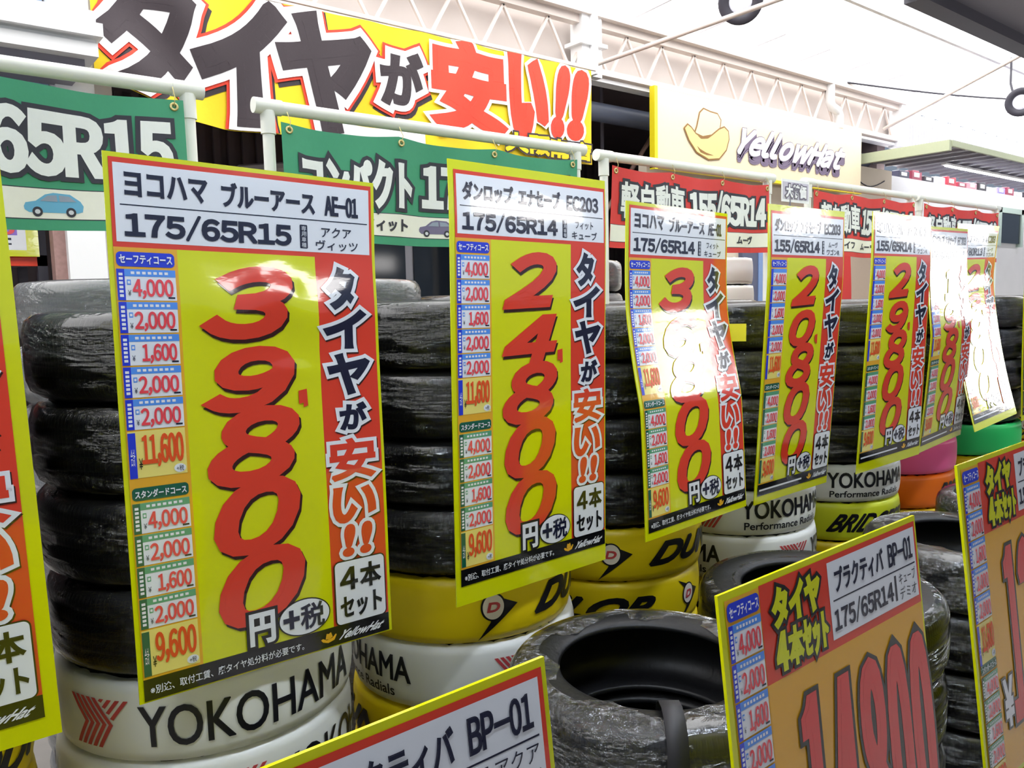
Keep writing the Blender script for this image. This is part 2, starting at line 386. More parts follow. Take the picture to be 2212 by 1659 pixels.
# right part of the facade below the big board
struct(MB((8, 5.15, 0)).box((5.72, 5.1, 0), (10.4, 5.2, 2.75)), 'wall_facade', mat('cream_render', (236, 222, 200), rough=.7, bscale=6))
struct(MB((9.8, 5.15, 2.9)).box((9.3, 5.1, 2.75), (10.4, 5.2, 3.06)), 'wall_facade_top', MATS['cream_render'])
t = MB((7.35, 5.08, 0)).box((7.14, 5.05, 0), (7.42, 5.1, 2.1)); o = struct(t, 'door_1', mat('slate_blue_door', (92, 98, 124), rough=.4))
t = MB((7.5, 5.08, 0)).box((7.42, 5.04, 0), (7.62, 5.1, 2.1)); struct(t, 'trim_4', mat('light_blue_frame', (134, 164, 214), rough=.4))
t = MB((9.6, 5.08, 0)).box((9.30, 5.05, 0), (9.95, 5.1, 2.1)); struct(t, 'door_2', mat('beige_door', (214, 192, 168), rough=.6))
# white shop further right with window and pale ribbed fascia
struct(MB((13, 5.2, 0)).box((10.4, 5.15, 0), (20, 5.3, 3.02)), 'wall_white_shop', M_WHITE)
t = MB((14.4, 5.1, 2.5)).box((13.95, 5.1, 2.25), (14.75, 5.16, 2.72)); struct(t, 'window_2', M_GLASS)
t = MB((14.4, 5.1, 2.5))
for a, b in (((13.86, 5.08, 2.72), (14.84, 5.16, 2.80)), ((13.86, 5.08, 2.2), (13.95, 5.16, 2.8)), ((14.75, 5.08, 2.2), (14.84, 5.16, 2.8))): t.box(a, b)
struct(t, 'window_2_frame', mat('pale_green_frame', (196, 216, 204), rough=.5))
t = MB((15, 5.1, 3.6)).box((10.42, 5.1, 3.40), (20, 5.14, 3.84))
for i in range(120): t.box((10.44+i*.08, 5.075, 3.40), (10.47+i*.08, 5.1, 3.84))
struct(t, 'trim_5', mat('pale_blue_fascia', (214, 214, 228), rough=.5))
# ribbed awning with a pale green end board
aw = thing('awning', (12, 4.5, 3.1), 'flat grey ribbed awning with pale green end board over the white shopfront', 'awning')
t = MB((12, 4.5, 3.1)).box((9.46, 4.0, 3.13), (20, 5.1, 3.16))
for i in range(34): t.box((9.6+i*.31, 4.0, 3.105), (9.63+i*.31, 5.1, 3.13))
t.build('ribbed_panel', mat('awning_grey', (150, 148, 160), rough=.45), aw)
MB((12, 4.5, 3.1)).box((9.40, 3.98, 3.05), (9.46, 5.12, 3.165)).box((9.46, 3.97, 3.10), (20, 4.0, 3.165)).build('end_board', mat('pale_green_board', (188, 196, 164), rough=.5), aw)

al = thing('fill_strip', (13.2, 4.55, 3.07), 'added white strip lamp under the grey awning, brightening the white shopfront', 'lamp')  # lamp added to brighten the white wall below the awning
MB((13.2, 4.55, 3.07)).box((10.6, 4.52, 3.08), (16, 4.58, 3.105)).build('lamp_housing', M_WHITE, al)
MB((13.2, 4.55, 3.07)).tube([(10.65, 4.55, 3.070), (15.95, 4.55, 3.070)], .009, 10).build('tube', mat('fill_strip_tube', (250, 250, 255), rough=.4, emit=50), al)

# dark soffit slab and gutter on the customer side, upper right
struct(MB((11, 1, 3.8)).box((6.46, -3.0, 3.80), (20, 3.0, 3.9)), 'ceiling_soffit', mat('soffit_grey', (132, 130, 140), rough=.6))
struct(MB((11, 3, 3.8)).box((6.40, 2.92, 3.71), (20, 3.08, 3.95)).box((6.34, 2.95, 3.74), (6.40, 3.05, 3.93)), 'gutter', M_DGREY)

# ------------------------------------------------------------------ things on the building
# cream sign box with the hat emblem
hb = thing('shop_sign', (7.43, 4.9, 3.0), 'long cream sign box with a cowboy hat emblem on the building front', 'sign')
hx0, hx1, hzt = 5.63, 9.24, 3.375
t = MB((7.43, 4.9, 3.0)).box((hx0, 4.9, 2.70), (hx1, 4.945, hzt)); t.build('sign_face', mat('cream_acrylic', (250, 234, 200), rough=.3, coat=.3), hb)
MB((7.43, 4.9, 3.0)).box((hx0-.04, 4.885, 2.66), (hx0, 4.945, hzt+.01)).box((hx0-.04, 4.885, 2.67), (hx1, 4.945, 2.70)).build('yellow_trim', mat('bright_yellow_trim', (250, 226, 30), rough=.4), hb)
cv = Canvas(); bs = lambda X, Q, H: np.stack([hx0+X, 4.898-H, hzt-Q], -1)
def hatp(P): return [(.40+(x-475)/225*.66, .115+((y-.14*(x-587))-578)/262*.47) for x, y in P]
crown = [(520, 700), (533, 660), (547, 590), (565, 570), (600, 584), (636, 592), (653, 622), (648, 668), (604, 704), (560, 712)]
brim = [(470, 672), (484, 655), (500, 668), (524, 700), (560, 716), (606, 706), (645, 672), (672, 660), (692, 680), (696, 720), (682, 776), (645, 822), (590, 826), (530, 790), (492, 730)]
hat_br, hat_cr = mat('ink_cap', (244, 222, 150), rough=.3), mat('ink_cap_top', (252, 238, 190), rough=.3)
for P, fm, L in ((crown, hat_cr, 1), (brim, hat_br, 4)):
    V = np.array(hatp(P)); T = [tuple(i) for i in tessellate_polygon([[Vector((a, b, 0)) for a, b in V]])]
    cv.shape(V, np.array(T), fm, L, outline=(mat('ink_brown', (150, 106, 46), rough=.4), .014))
cv.poly(hatp([(530, 760), (545, 775), (575, 793), (615, 808), (580, 805), (548, 792)]), MATS['ink_brown'], 8)
cv.poly(hatp([(528, 700), (560, 712), (604, 706), (585, 720), (550, 722)]), MATS['ink_brown'], 8)
cv.build('hat_emblem', hb, bs, eps=.0012)
cv = Canvas()
SW, SH = mat('ink_sign_white', (252, 252, 252), rough=.3), mat('ink_sign_shadow', (128, 112, 138), rough=.4)
for q in (.08, .06, .04, .02): cv.text('~YellowHat', (1.18, .19+q, 3.24, .47+q), SH, 2, shear=.10, fat=.022)
cv.text('~YellowHat', (1.18, .19, 3.24, .47), SW, 6, shear=.10, fat=.016, outline=(SH, .007))
cv.build('sign_lettering', hb, bs, eps=.0012)

# white stepped shutter case, upper left
wc = thing('shutter_case', (0, 4.6, 2.9), 'white stepped roller shutter case above the shop window at upper left', 'shutter')
MB((0, 4.6, 2.9)).box((-3, 4.55, 2.93), (1.0, 5.0, 3.0)).build('top_cover', mat('pale_grey_cover', (226, 224, 234), rough=.4), wc)
MB((0, 4.6, 2.9)).box((-3, 4.50, 2.865), (1.02, 5.0, 2.93)).box((-3, 4.58, 2.84), (1.0, 5.0, 2.865)).box((-3, 4.54, 2.775), (1.0, 5.0, 2.84)).build('case_body', M_WHITE, wc)
MB((0, 4.6, 2.9)).box((-3, 4.62, 2.72), (.95, 5.0, 2.775)).build('shade_strip', M_GREY, wc)  # grey strip stands in for the shade under the case

# drain pipe with elbow, brace rods, cables, lamp
o = MB((8.7, 4.95, 3.5)).tube([(8.62, 4.95, 3.92), (8.62, 4.95, 3.66), (8.66, 4.95, 3.61), (8.78, 4.95, 3.58), (8.82, 4.95, 3.53), (8.82, 4.95, 3.39)], .05, 14).build('drain_pipe', M_WHITE)
tag(o, 'white drain pipe with an elbow running down the truss above the cream sign', 'pipe')
o = MB((5, 4.1, 3.5)).tube([(4.88, 4.95, 3.45), (5.05, 3.2, 3.53)], .018, 10).build('brace_rod', M_WSTEEL)
tag(o, 'thin pale brace rod running from the truss plate past the round lamp', 'rod')
o = MB((9, 4, 3.5)).tube([(9.86, 4.95, 3.50), (9.4, 3.0, 4.0)], .02, 10).build('brace_rod', M_WSTEEL)
tag(o, 'thin pale brace rod at the right end of the lattice truss', 'rod')
cb = [(8.9+5.2*i/12, 4.9-1.4*i/12, 3.90+.26*i/12-.10*math.sin(PI*i/12)) for i in range(13)]
o = MB((11, 4.2, 3.9)).tube(cb, .011, 6).build('overhead_cable', M_DGREY); tag(o, 'dark cable sagging under the bright roof at right', 'cable')
cb = [(9.30+.9*i/10, 5.094, 3.02-.14*math.sin(PI*i/10)-.1*i/10) for i in range(11)]
o = MB((9.8, 5.094, 2.9)).tube(cb, .007, 6).build('hanging_wire', M_DGREY); tag(o, 'thin wire sagging on the cream wall under the awning end', 'wire')

def lathe_dir(prof, ctr, axis, n=32):
    q = Vector((0, 0, 1)).rotation_difference(axis); V, F = lathe(prof, n); return [Vector(ctr)+q @ Vector(v) for v in V], F
for lx, lab in ((5.13, 'round dark-rimmed flood lamp hanging at the top of the picture by the brace rod'), (10.45, 'dark-rimmed flood lamp under the bright roof at the right edge of the picture')):
    ctr = (lx, 3.66, 3.64); d = (Vector((0, 0, 1.4))-Vector(ctr)).normalized(); lp = thing('round_lamp', ctr, lab, 'lamp', 'flood lamps under the sheet roof')
    mb = MB(ctr); mb.add(*lathe_dir([(.001, -.16), (.06, -.15), (.10, -.08), (.155, 0), (.16, .015), (.15, .025), (.085, .02), (.08, -.01)], ctr, d), sm=True); mb.build('lamp_housing', M_DGREY, lp)
    mb = MB(ctr); mb.add(*lathe_dir([(.082, .005), (.06, .022), (.03, .028), (.001, .03)], ctr, d), sm=True); mb.build('lamp_lens', mat('lamp_lens', (226, 226, 236), rough=.2, emit=.55), lp)
    MB(ctr).tube([(lx+.07, 3.75, 3.7), (lx+.13, 3.82, 3.9), (lx+.13, 3.82, roof_z(3.82)-.01)], .014, 8).build('lamp_stem', M_DGREY, lp)

# unseen panel lamps added behind the camera, mirrored as glare in the signs
M_GLARE = mat('glare_diffuser', (255, 252, 250), rough=.4, emit=8)
def glare_panel(x, y, z, L, hh):
    t = thing('glare_panel', (x, y, z), 'added white panel lamp behind the camera, mirrored as glare in the signs', 'lamp', 'added panel lamps for the sign glare')
    MB((x, y, z)).box((x-L/2-.02, y-.11, z-hh-.02), (x+L/2+.02, y-.04, z+hh+.02)).build('housing', M_WHITE, t)
    MB((x, y, z)).box((x-L/2, y-.04, z-hh), (x+L/2, y-.03, z+hh)).build('diffuser', M_GLARE, t)
    for dx in (-.4, .4):
        MB((x, y, z)).tube([(x+dx*L, y-.07, z+hh+.01), (x+dx*L, y-.07, roof_z(YR)-.02)], .008, 6).build('hanger', M_GREY, t)
for x, L, z, hh in ((2.35, 1.1, 2.42, .16), (4.85, 1.3, 2.44, .16), (7.45, 1.25, 2.42, .17), (9.0, .9, 2.42, .16), (11.25, 1.2, 2.42, .16), (13.6, 3.2, 2.55, .32), (19.3, 4.0, 2.22, .30)):
    glare_panel(x, -2.2, z, L, hh)

# trough lamps added out of view to brighten the tall signs from above
M_FILL = mat('fill_trough_glow', (228, 240, 255), rough=.4, emit=36)
for x in (-.6, 1.1, 2.8, 4.5, 6.2):
    t = thing('fill_trough', (x, .62, 2.65), 'added white trough lamp over the aisle, out of view, brightening the tall signs', 'lamp', 'added trough lamps over the aisle')
    MB((x, .62, 2.65)).box((x-.62, .54, 2.62), (x+.62, .70, 2.69)).build('housing', M_WHITE, t)
    MB((x, .62, 2.65)).box((x-.60, .56, 2.605), (x+.60, .68, 2.62)).build('diffuser', M_FILL, t)
    for dx in (-.45, .45): MB((x, .62, 2.65)).tube([(x+dx, .62, 2.69), (x+dx, .62, roof_z(.62)-.03)], .007, 6).build('hanger', M_GREY, t)

# ------------------------------------------------------------------ tyres
def tire_profile(R, W):
    h = W/2
    p = [(R*.640, -h*.80), (R*.655, -h*.88), (R*.70, -h*.95), (R*.80, -h*1.0), (R*.88, -h*.97), (R*.935, -h*.90), (R*.965, -h*.80), (R*.984, -h*.70)]
    for c in (-.45, -.15, .15, .45):                       # four grooves
        p += [(R*.998, h*(c-.055)), (R*.975, h*(c-.045)), (R*.975, h*(c+.045)), (R*.998, h*(c+.055))]
    p += [(R*.984, h*.70), (R*.965, h*.80), (R*.935, h*.90), (R*.88, h*.97), (R*.80, h*1.0), (R*.70, h*.95), (R*.655, h*.88), (R*.640, h*.80),
          (R*.665, h*.74), (R*.80, h*.80), (R*.90, h*.70), (R*.945, h*.3), (R*.945, -h*.3), (R*.90, -h*.70), (R*.80, -h*.80), (R*.665, -h*.74)]
    return p
TIRES = {}
def tire_mesh(R, W):
    k = (R, W)
    if k not in TIRES:
        n = 96; prof = tire_profile(R, W); V, F = lathe(prof, n, True); q = len(prof)
        mi = [1 if 6 <= (f % q) <= 24 else 0 for f in range(len(F))]
        me = mesh('tire', V, F, [M_RUB, M_TREAD], mi, True)
        uv = me.uv_layers.new(name='UVMap'); co = []
        for i in range(n):
            for p in range(q):
                co += [i/n, p/q, (i+1)/n, p/q, (i+1)/n, (p+1)/q, i/n, (p+1)/q]
        uv.data.foreach_set('uv', co); TIRES[k] = me
    return TIRES[k]
FILMS = {}
def film_mesh(R, W, kind, seed):
    k = (R, W, kind, seed)
    if k not in FILMS:
        r_ = random.Random(seed); n = 120; h = W/2
        prof = [(.66, -.90), (.80, -1.0), (.93, -.94), (.985, -.80), (1.008, -.55), (1.010, -.2), (1.010, .2), (1.008, .55), (.99, .80), (.945, .95), (.80, 1.0), (.70, .97)]
        ph = [r_.uniform(0, 6.3) for _ in range(12)]
        V = []; F = []; q = len(prof)
        for i in range(n):
            a = 2*PI*i/n
            for j, (r, z) in enumerate(prof):
                wob = .004*math.sin(9*a+ph[0]+j)+.003*math.sin(17*a+ph[1]-1.7*j)+.002*math.sin(31*a+ph[2]+2.3*j)
                rr = r+abs(wob)*.7
                if kind == 'hole' and j == q-1:                  # opening cut in the film, ragged many-sided edge
                    st = round((a+.35)/(2*PI/7)); rr = .66+.10*abs(math.sin(3.5*(a+.35)))+.02*math.sin(5*a)
                    z = .98
                if kind == 'hole' and j == q-2: rr = .83; z = 1.035
                V.append((rr*R*math.sin(a), -rr*R*math.cos(a), (z*.985+wob*.6)*h))
        for i in range(n):
            i2 = (i+1) % n
            for p in range(q-1): F.append((i*q+p, i2*q+p, i2*q+p+1, i*q+p+1))
        FILMS[k] = mesh('plastic_film', V, F, {'hole': M_FILM2, 'milky': M_FILM3}.get(kind, M_FILM), None, True)
    return FILMS[k]
M_PAPER = {}
WRAPS = {}
def paper(k):
    rgb = dict(white=(232, 232, 226), yellow=(232, 204, 14), lime=(206, 214, 40), pink=(255, 104, 160), orange=(255, 120, 20), green=(44, 196, 100))[k]
    return mat('wrap_paper_'+k, rgb, rough=.38, spec=.4, bump=.12, bscale=9, var=.04, stretch=(1, 1, .6))
LOGO_RED = mat('wrap_red', (196, 70, 74), rough=.4); W_BLACK = mat('wrap_black', (20, 20, 26), rough=.35)
def wrap_meshes(R, W, kind):
    """tube of printed paper round the tread, and its lettering; returns (paper mesh, lettering mesh)"""
    k = (R, W, kind)
    if k in WRAPS: return WRAPS[k]
    brand, col = kind; h = W/2; Rb = R+.004
    rad = lambda z: Rb*(1-.030*np.abs(z/h)**3.2)
    prof = [(Rb*.90, -h*.95)]+[(float(rad(z*h)), z*h) for z in np.linspace(-.93, .93, 9)]+[(Rb*.90, h*.95)]
    r_ = random.Random(hash_(brand+col)); n = 96; V, F = lathe(prof, n); q = len(prof)
    V = [(v[0]*(1+.0022*math.sin(7*i/q/n*6.28*5)), v[1], v[2]+(r_.uniform(-.003, .003) if (i % q) in (0, q-1) else 0)) for i, v in enumerate(V)]
    pm = mesh('paper_wrap', V, F, paper(col), None, True)
    Ls = 2*PI*Rb
    surf = lambda X, Q, H: np.stack([(rad(h-Q)+.0012+H)*np.sin(X/Rb), -(rad(h-Q)+.0012+H)*np.cos(X/Rb), h-Q], -1)
    def yoko(cv, x, sub):
        s0, s1 = (W*.22, W*.82); hh = s1-s0; mid = s0+hh*.50
        for j in range(5):                                   # striped Y emblem
            q = x+j*.0145; b = .0095
            cv.poly([(q, s0), (q+b, s0), (q+b+.040, mid), (q+.040, mid)], LOGO_RED, 1)
            cv.poly([(q+.040, mid), (q+b+.040, mid), (q+b+.010, s1), (q+.010, s1)], LOGO_RED, 1)
        for j in range(4):
            t0 = x+.079+j*.0175; e = min(.95, (.007+j*.0175)/.08); f_ = min(1, e+.055)
            cv.poly([(t0, s0), (t0+.0095, s0), (t0+.0095-.04*f_, s0+(mid-s0)*f_), (t0-.04*e, s0+(mid-s0)*e)], LOGO_RED, 1)
        if sub:
            cv.text('YOKOHAMA', (x+.170, W*.20, x+.570, W*.60), W_BLACK, 1, fat=.0018)
            cv.text('Performance Radials', (x+.180, W*.67, x+.52, W*.84), W_BLACK, 1, fat=.0006)
        else: cv.text('YOKOHAMA', (x+.160, W*.27, x+.635, W*.77), W_BLACK, 1, fat=.0012)
    def dun(cv, x):
        cv.poly([(x-.03, W*.14), (x+.085, W*.45), (x-.02, W*.95), (x+.012, W*.68), (x+.02, W*.44)], W_BLACK, 1)
        cv.ell(x-.012, W*.24, x+.052, W*.66, W_BLACK, 2).ell(x-.007, W*.265, x+.047, W*.635, mat('wrap_offwhite', (236, 226, 214), rough=.4), 3)
        cv.text('D', (x+.003, W*.375, x+.037, W*.525), LOGO_RED, 4, fat=.0015, shear=.2)
        cv.text('DUNLOP', (x+.135, W*.27, x+.755, W*.72), W_BLACK, 1, fat=(.006, .005), shear=.10)
    lms = []
    for x in {'Y': (0, .97), 'YP': (0, .78), 'D': (0, .88), 'B': (0, Ls/2)}.get(brand, ()):
        cv = Canvas()
        if brand in ('Y', 'YP'): yoko(cv, x, brand == 'YP')
        elif brand == 'D': dun(cv, x)
        else: cv.text('BRIDGESTONE', (x, W*.26, x+.60, W*.74), W_BLACK, 1, fat=.003, shear=.10)
        o = cv.build('lettering', None, surf, eps=.0004, cx=[Ls*i/90 for i in range(-4, 95)], cs=[W*i/8 for i in range(1, 8)], org=np.zeros(3))
        lms.append(o.data); bpy.data.objects.remove(o)
    WRAPS[k] = (pm, lms); return WRAPS[k]
def hash_(s): return sum((i+1)*ord(c) for i, c in enumerate(s))
ORD = ['first', 'second', 'third', 'fourth', 'fifth', 'sixth', 'seventh', 'eighth', 'ninth', 'tenth', 'eleventh', 'twelfth']
WN = dict(white='white wrapped', yellow='yellow wrapped', lime='lime wrapped', pink='pink wrapped', orange='orange wrapped', green='green wrapped')
def tire(x, y, z, R, W, rot, label, group, wrap=None, film=None, seed=0):
    o = link('tire', tire_mesh(R, W), None, (x, y, z)); o.rotation_euler = (0, 0, rot); tag(o, label, 'tire', group)
    if wrap:
        pm, lms = wrap_meshes(R, W, wrap); p = link('paper_wrap', pm, o)
        for lm in lms: link('lettering', lm, p)
    if film: link('plastic_film', film_mesh(R, W, film, seed), o)
    return o
def stack(x, y, wraps, wp, blacks, bp, where, group, R=.305, films='film', base=0.0):
    """wraps listed from the top down; wp/bp heights per tyre"""
    n = blacks+len(wraps); z = base; out = []
    for k in range(n):
        lvl = n-1-k                                       # 0 = top
        isw = lvl >= blacks; W = wp if isw else bp
        wr = wraps[lvl-blacks] if isw else None
        kind = (WN[wr[1]] if isw else 'film wrapped')
        lab = f'{kind} tire, {ORD[lvl]} from top, {where}'
        jx, jy = rnd.uniform(-.006, .006), rnd.uniform(-.006, .006)
        rot = math.radians(wr[2]) if isw else rnd.uniform(0, 6.28)
        out += [tire(x+jx, y+jy, z+W/2, R, W, rot, lab, group, (wr[0], wr[1]) if isw else None, None if isw else films, k % 3)]
        z += W
    return out
G1 = 'back row tire stacks behind the tall signs'
Yw = lambda p: ('Y', 'white', p)
YP = lambda p: ('YP', 'white', p)
Dy = lambda p: ('D', 'yellow', p)
def low(p): return [Dy(p), Dy(p+40), YP(p)]
stack(-.12, 1.775, [Dy(0), Dy(10)]+low(5), .162, 4, .174, 'stack behind the cropped leftmost sign', G1)
stack(.533, 1.78, [Yw(-72), Yw(-25)]+low(5), .162, 4, .173, 'stack behind the 39,800 sign', G1)
stack(1.222, 1.785, [Dy(-23), YP(-166)]+low(30), .168, 4, .167, 'stack behind the 24,800 sign', G1)
stack(1.862, 1.850, [Dy(-47), Dy(-156)]+low(9), .164, 4, .166, 'stack behind the glare washed sign', G1)
dst = stack(2.553, 1.845, [YP(-79), YP(-167)]+low(60), .164, 4, .165, 'stack behind the 20,800 sign', G1)
def sticker(t, deg, hw, hh, R, m, dz=0):
    """paper label stuck on the tread"""
    V = []; F = []; n = 8
    for i in range(n+1):
        a = math.radians(deg)-t.rotation_euler.z+(i/n-.5)*2*hw/R
        for zz in (-hh, hh):
            for rr in (R, R+.0015): V.append((rr*math.sin(a), -rr*math.cos(a), zz+dz))
    for i in range(n):
        q = 4*i; F += [(q+1, q+5, q+7, q+3), (q, q+2, q+6, q+4), (q, q+4, q+5, q+1), (q+2, q+3, q+7, q+6)]
    F += [(0, 1, 3, 2), (4*n, 4*n+2, 4*n+3, 4*n+1)]
    o = link('paper_label', mesh('paper_label', V, F, m, None, False), t); o['label'] = 'yellow paper label'; return o
M_LAB = mat('label_yellow', (240, 228, 60), rough=.5)
sticker(dst[-1], -53, .036, .030, .314, M_LAB, -.02)
sticker(dst[-3], -56, .04, .035, .314, mat('label_olive_yellow', (196, 190, 60), rough=.5))
stack(3.25, 1.865, [YP(-89), ('B', 'lime', -58)]+low(20), .162, 4, .163, 'stack behind the 29,800 sign', G1)
stack(3.94, 1.925, [('', 'pink', 0), ('B', 'orange', -20)]+low(70), .162, 4, .163, 'stack right of the 29,800 sign', G1)
stack(4.60, 1.868, [('', 'green', 0), Dy(0)]+low(80), .164, 4, .163, 'stack behind the glared curling sign', G1)
stack(5.265, 1.875, [Dy(-52), ('B', 'orange', 0)]+low(40), .164, 4, .163, 'stack at the right end of the back row', G1)

G2 = 'front row tire stacks behind the low signs'
def front(x, y, where, R=.305, top='film', n=4, W=.184):
    for k in range(n):
        lvl = n-1-k
        tire(x, y, W*(k+.5), R, W, rnd.uniform(0, 6), f'film wrapped tire, {ORD[lvl]} from top, {where}', G2, None, top if lvl == 0 else 'film', k % 3)
front(.60, 1.09, 'front stack behind the bottom centre sign', n=3, W=.172)
front(1.24, 1.10, 'front stack with its open hole in view', top='hole')
front(1.90, 1.10, 'front stack behind the 14,800 sign', W=.186)
front(2.72, 1.06, 'front stack right of the 14,800 sign', top='hole', W=.180)
front(3.37, 1.10, 'front stack behind the cropped right sign', top='hole', W=.180)
# packing strap down the stack with the open hole
a = math.radians(-40)
def at(r, z): return (1.24+r*math.sin(a), 1.10-r*math.cos(a), z)
def strap_pts(): return [(.180, .70), (.190, .735), (.215, .752), (.25, .757), (.282, .748), (.305, .728), (.318, .70), (.321, .66), (.321, .3), (.321, .02)]
mb = MB((1.24, 1.10, .4)); tx, ty = math.cos(a)*.019, math.sin(a)*.019
Vs = []
for r, z in strap_pts():
    for rr in (r, r+.003):
        p = at(rr, z+(.003 if z > .70 and rr > r else 0)); Vs += [(p[0]-tx, p[1]-ty, p[2]), (p[0]+tx, p[1]+ty, p[2])]
Fs = []
for i in range(len(Vs)//4-1):
    b, c = 4*i, 4*i+4; Fs += [(b+2, b+3, c+3, c+2), (b, c, c+1, b+1), (b, b+2, c+2, c), (b+1, c+1, c+3, b+3)]
mb.add(Vs, Fs, True); o = mb.build('packing_strap', mat('strap_black', (30, 29, 34), rough=.6)); tag(o, 'matt black strap running down the front stack with the open hole', 'strap')

G3 = 'rear tire stacks behind the banner frames'
for i, (x, n, W, wh) in enumerate(((.62, 9, .1765, 'rear stack seen left of the 39,800 sign'), (1.30, 9, .1765, 'rear stack seen right of the 39,800 sign'), (1.98, 9, .170, 'rear stack seen right of the 24,800 sign'),
                                   (2.66, 9, .166, 'rear stack behind the glare sign'), (3.34, 9, .165, 'rear stack seen right of the glare sign'), (4.02, 9, .163, 'rear stack seen right of the 20,800 sign'), (4.70, 9, .163, 'rear stack behind the 29,800 sign'))):
    stack(x, 2.64, [], .16, n, W, wh, G3, films='milky' if i < 2 else 'film')
stack(2.98, 3.25, [YP(0)]*5, .17, 5, .172, 'stack far behind, right of the 24,800 sign', G3, films='milky')
stack(4.32, 3.35, [('', 'white', k*30) for k in range(10)], .175, 0, .17, 'tall white stack far behind, right of the glare sign', G3)

# ------------------------------------------------------------------ price signs
def tilt_profile(pts):
    """pts: (s, slope) -> function giving how far the sheet comes forward at s"""
    ss = np.linspace(-.1, 1.1, 241); a = np.interp(ss, [p[0] for p in pts], [p[1] for p in pts]); d = np.concatenate([[0], np.cumsum((a[1:]+a[:-1])/2*(ss[1]-ss[0]))])
    d -= np.interp(0, ss, d); return lambda q: np.interp(q, ss, d)
def quad_surf(P, w, h, bow=None, dent=None):
    """P: 3-D corners TL TR BR BL of a w x h sheet; bow/dent push it out along its normal (towards the aisle)"""
    P = [np.array(p, float) for p in P]
    n = np.cross(P[3]-P[0], P[1]-P[0]); n /= np.linalg.norm(n)
    if n[1] > 0: n = -n
    def f(X, Q, H):
        u, v = np.asarray(X, float)/w, np.asarray(Q, float)/h
        B = P[0]*((1-u)*(1-v))[:, None]+P[1]*(u*(1-v))[:, None]+P[2]*(u*v)[:, None]+P[3]*((1-u)*v)[:, None]
        d = np.asarray(H, float)*1.0
        if bow is not None: d = d+bow(Q)-bow(np.zeros(1))[0]*(1-v)-bow(np.full(1, h))[0]*v
        if dent is not None: d = d+dent(X, Q)
        return B+n*d[:, None]
    return f
PRICES1 = ['4,000', '2,000', '1,600', '2,000', '2,000', '11,600']; PRICES2 = ['4,000', '2,000', '1,600', '2,000', '9,600']
def price_rows(cv, x0, x1, s0, pitch, rows, first, detail, hdr):
    dk, lt = (ink('blue'), ink('sky')) if first else (ink('green'), ink('mint'))
    cv.rrect(x0+.001, s0, x1, s0+hdr, hdr*.3, ink('blue') if first else ink('green'), 3)
    cv.text('セーフティコース' if first else 'スタンダードコース', (x0+.005, s0+hdr*.2, x1-.004, s0+hdr*.82), ink('white'), 5, bold=.03)
    s = s0+hdr+pitch*.08
    for k, p in enumerate(rows):
        last = k == len(rows)-1; ph = pitch*(1.55 if last else 1)
        b = s+ph*.95; sw = (x1-x0)*.13
        if last:
            cv.rect(x0, s, x1, b, ink('cream'), 3); cv.rect(x0, s+ph*.03, x0+sw, b, dk, 4)
            cv.text('合計', (x0+sw*.2, s+ph*.35, x0+sw*.8, s+ph*.7), ink('white'), 5) if detail else None
            cv.text('~'+p, (x0+sw*1.7, s+ph*.08, x1-.004, s+ph*.76), mat('print_vermilion', (226, 84, 40), rough=.16, spec=.55), 5, fat=.0013)
            cv.ell(x1-.022, s+ph*.74, x1-.002, s+ph*.92, ink('white'), 5); cv.text('+税', (x1-.018, s+ph*.77, x1-.006, s+ph*.89), ink('navy'), 6)
            cv.text('¥', (x0+sw*1.25, s+ph*.55, x0+sw*1.75, s+ph*.78), ink('black'), 5)
        else:
            cv.rect(x0, s, x1, b, ink('white'), 3); cv.rect(x0, s, x0+sw, b, dk, 4); cv.rect(x0+sw, s, x1, s+ph*.22, lt, 4)
            if detail:
                for q in range(6): cv.rect(x0+sw*.25, s+ph*(.12+.13*q), x0+sw*.75, s+ph*(.20+.13*q), ink('white'), 5)
                for q in range(7): cv.rect(x0+sw+(x1-x0-sw)*(.12+.11*q), s+ph*.07, x0+sw+(x1-x0-sw)*(.19+.11*q), s+ph*.15, ink('white'), 5)
            lp_ = 1.9 if not p.startswith('1,') else 2.6
            cv.text('~'+p, (x0+sw*lp_, s+ph*.29, x1-.005, s+ph*.90), ink('pink'), 5, fat=.0009)
            cv.rect(x0+sw*1.25, s+ph*.32, x0+sw*1.75, s+ph*.48, lt, 4); cv.rect(x0+sw*1.35, s+ph*.36, x0+sw*1.65, s+ph*.44, ink('white'), 5)
            cv.text('¥', (x0+sw*1.3, s+ph*.64, x0+sw*1.7, s+ph*.82), ink('navy'), 5)
            cv.rect(x1-.014, s+ph*.84, x1-.003, s+ph*.89, ink('navy'), 5)
        s += ph
    return s
def small_hat(cv, x, s, w):
    cv.poly([(x, s+w*.42), (x+w*.12, s+w*.36), (x+w*.35, s+w*.50), (x+w*.72, s+w*.44), (x+w*.94, s+w*.24), (x+w, s+w*.30), (x+w*.84, s+w*.60), (x+w*.45, s+w*.70), (x+w*.12, s+w*.58)], ink('gold'), 3)
    cv.poly([(x+w*.28, s+w*.44), (x+w*.36, s+w*.1), (x+w*.5, s+w*.14), (x+w*.64, s+w*.06), (x+w*.74, s+w*.38), (x+w*.5, s+w*.48)], ink('orange'), 4)
CS = [i*.0333 for i in range(1, 30)]; CXS = [.04*i for i in range(1, 13)]
DBOX = [(.1355, .1702, .3119, .3123), (.1330, .3185, .3100, .4480), (.1296, .4315, .3132, .5883), (.1330, .5674, .3070, .7194), (.1335, .7018, .3090, .858)]
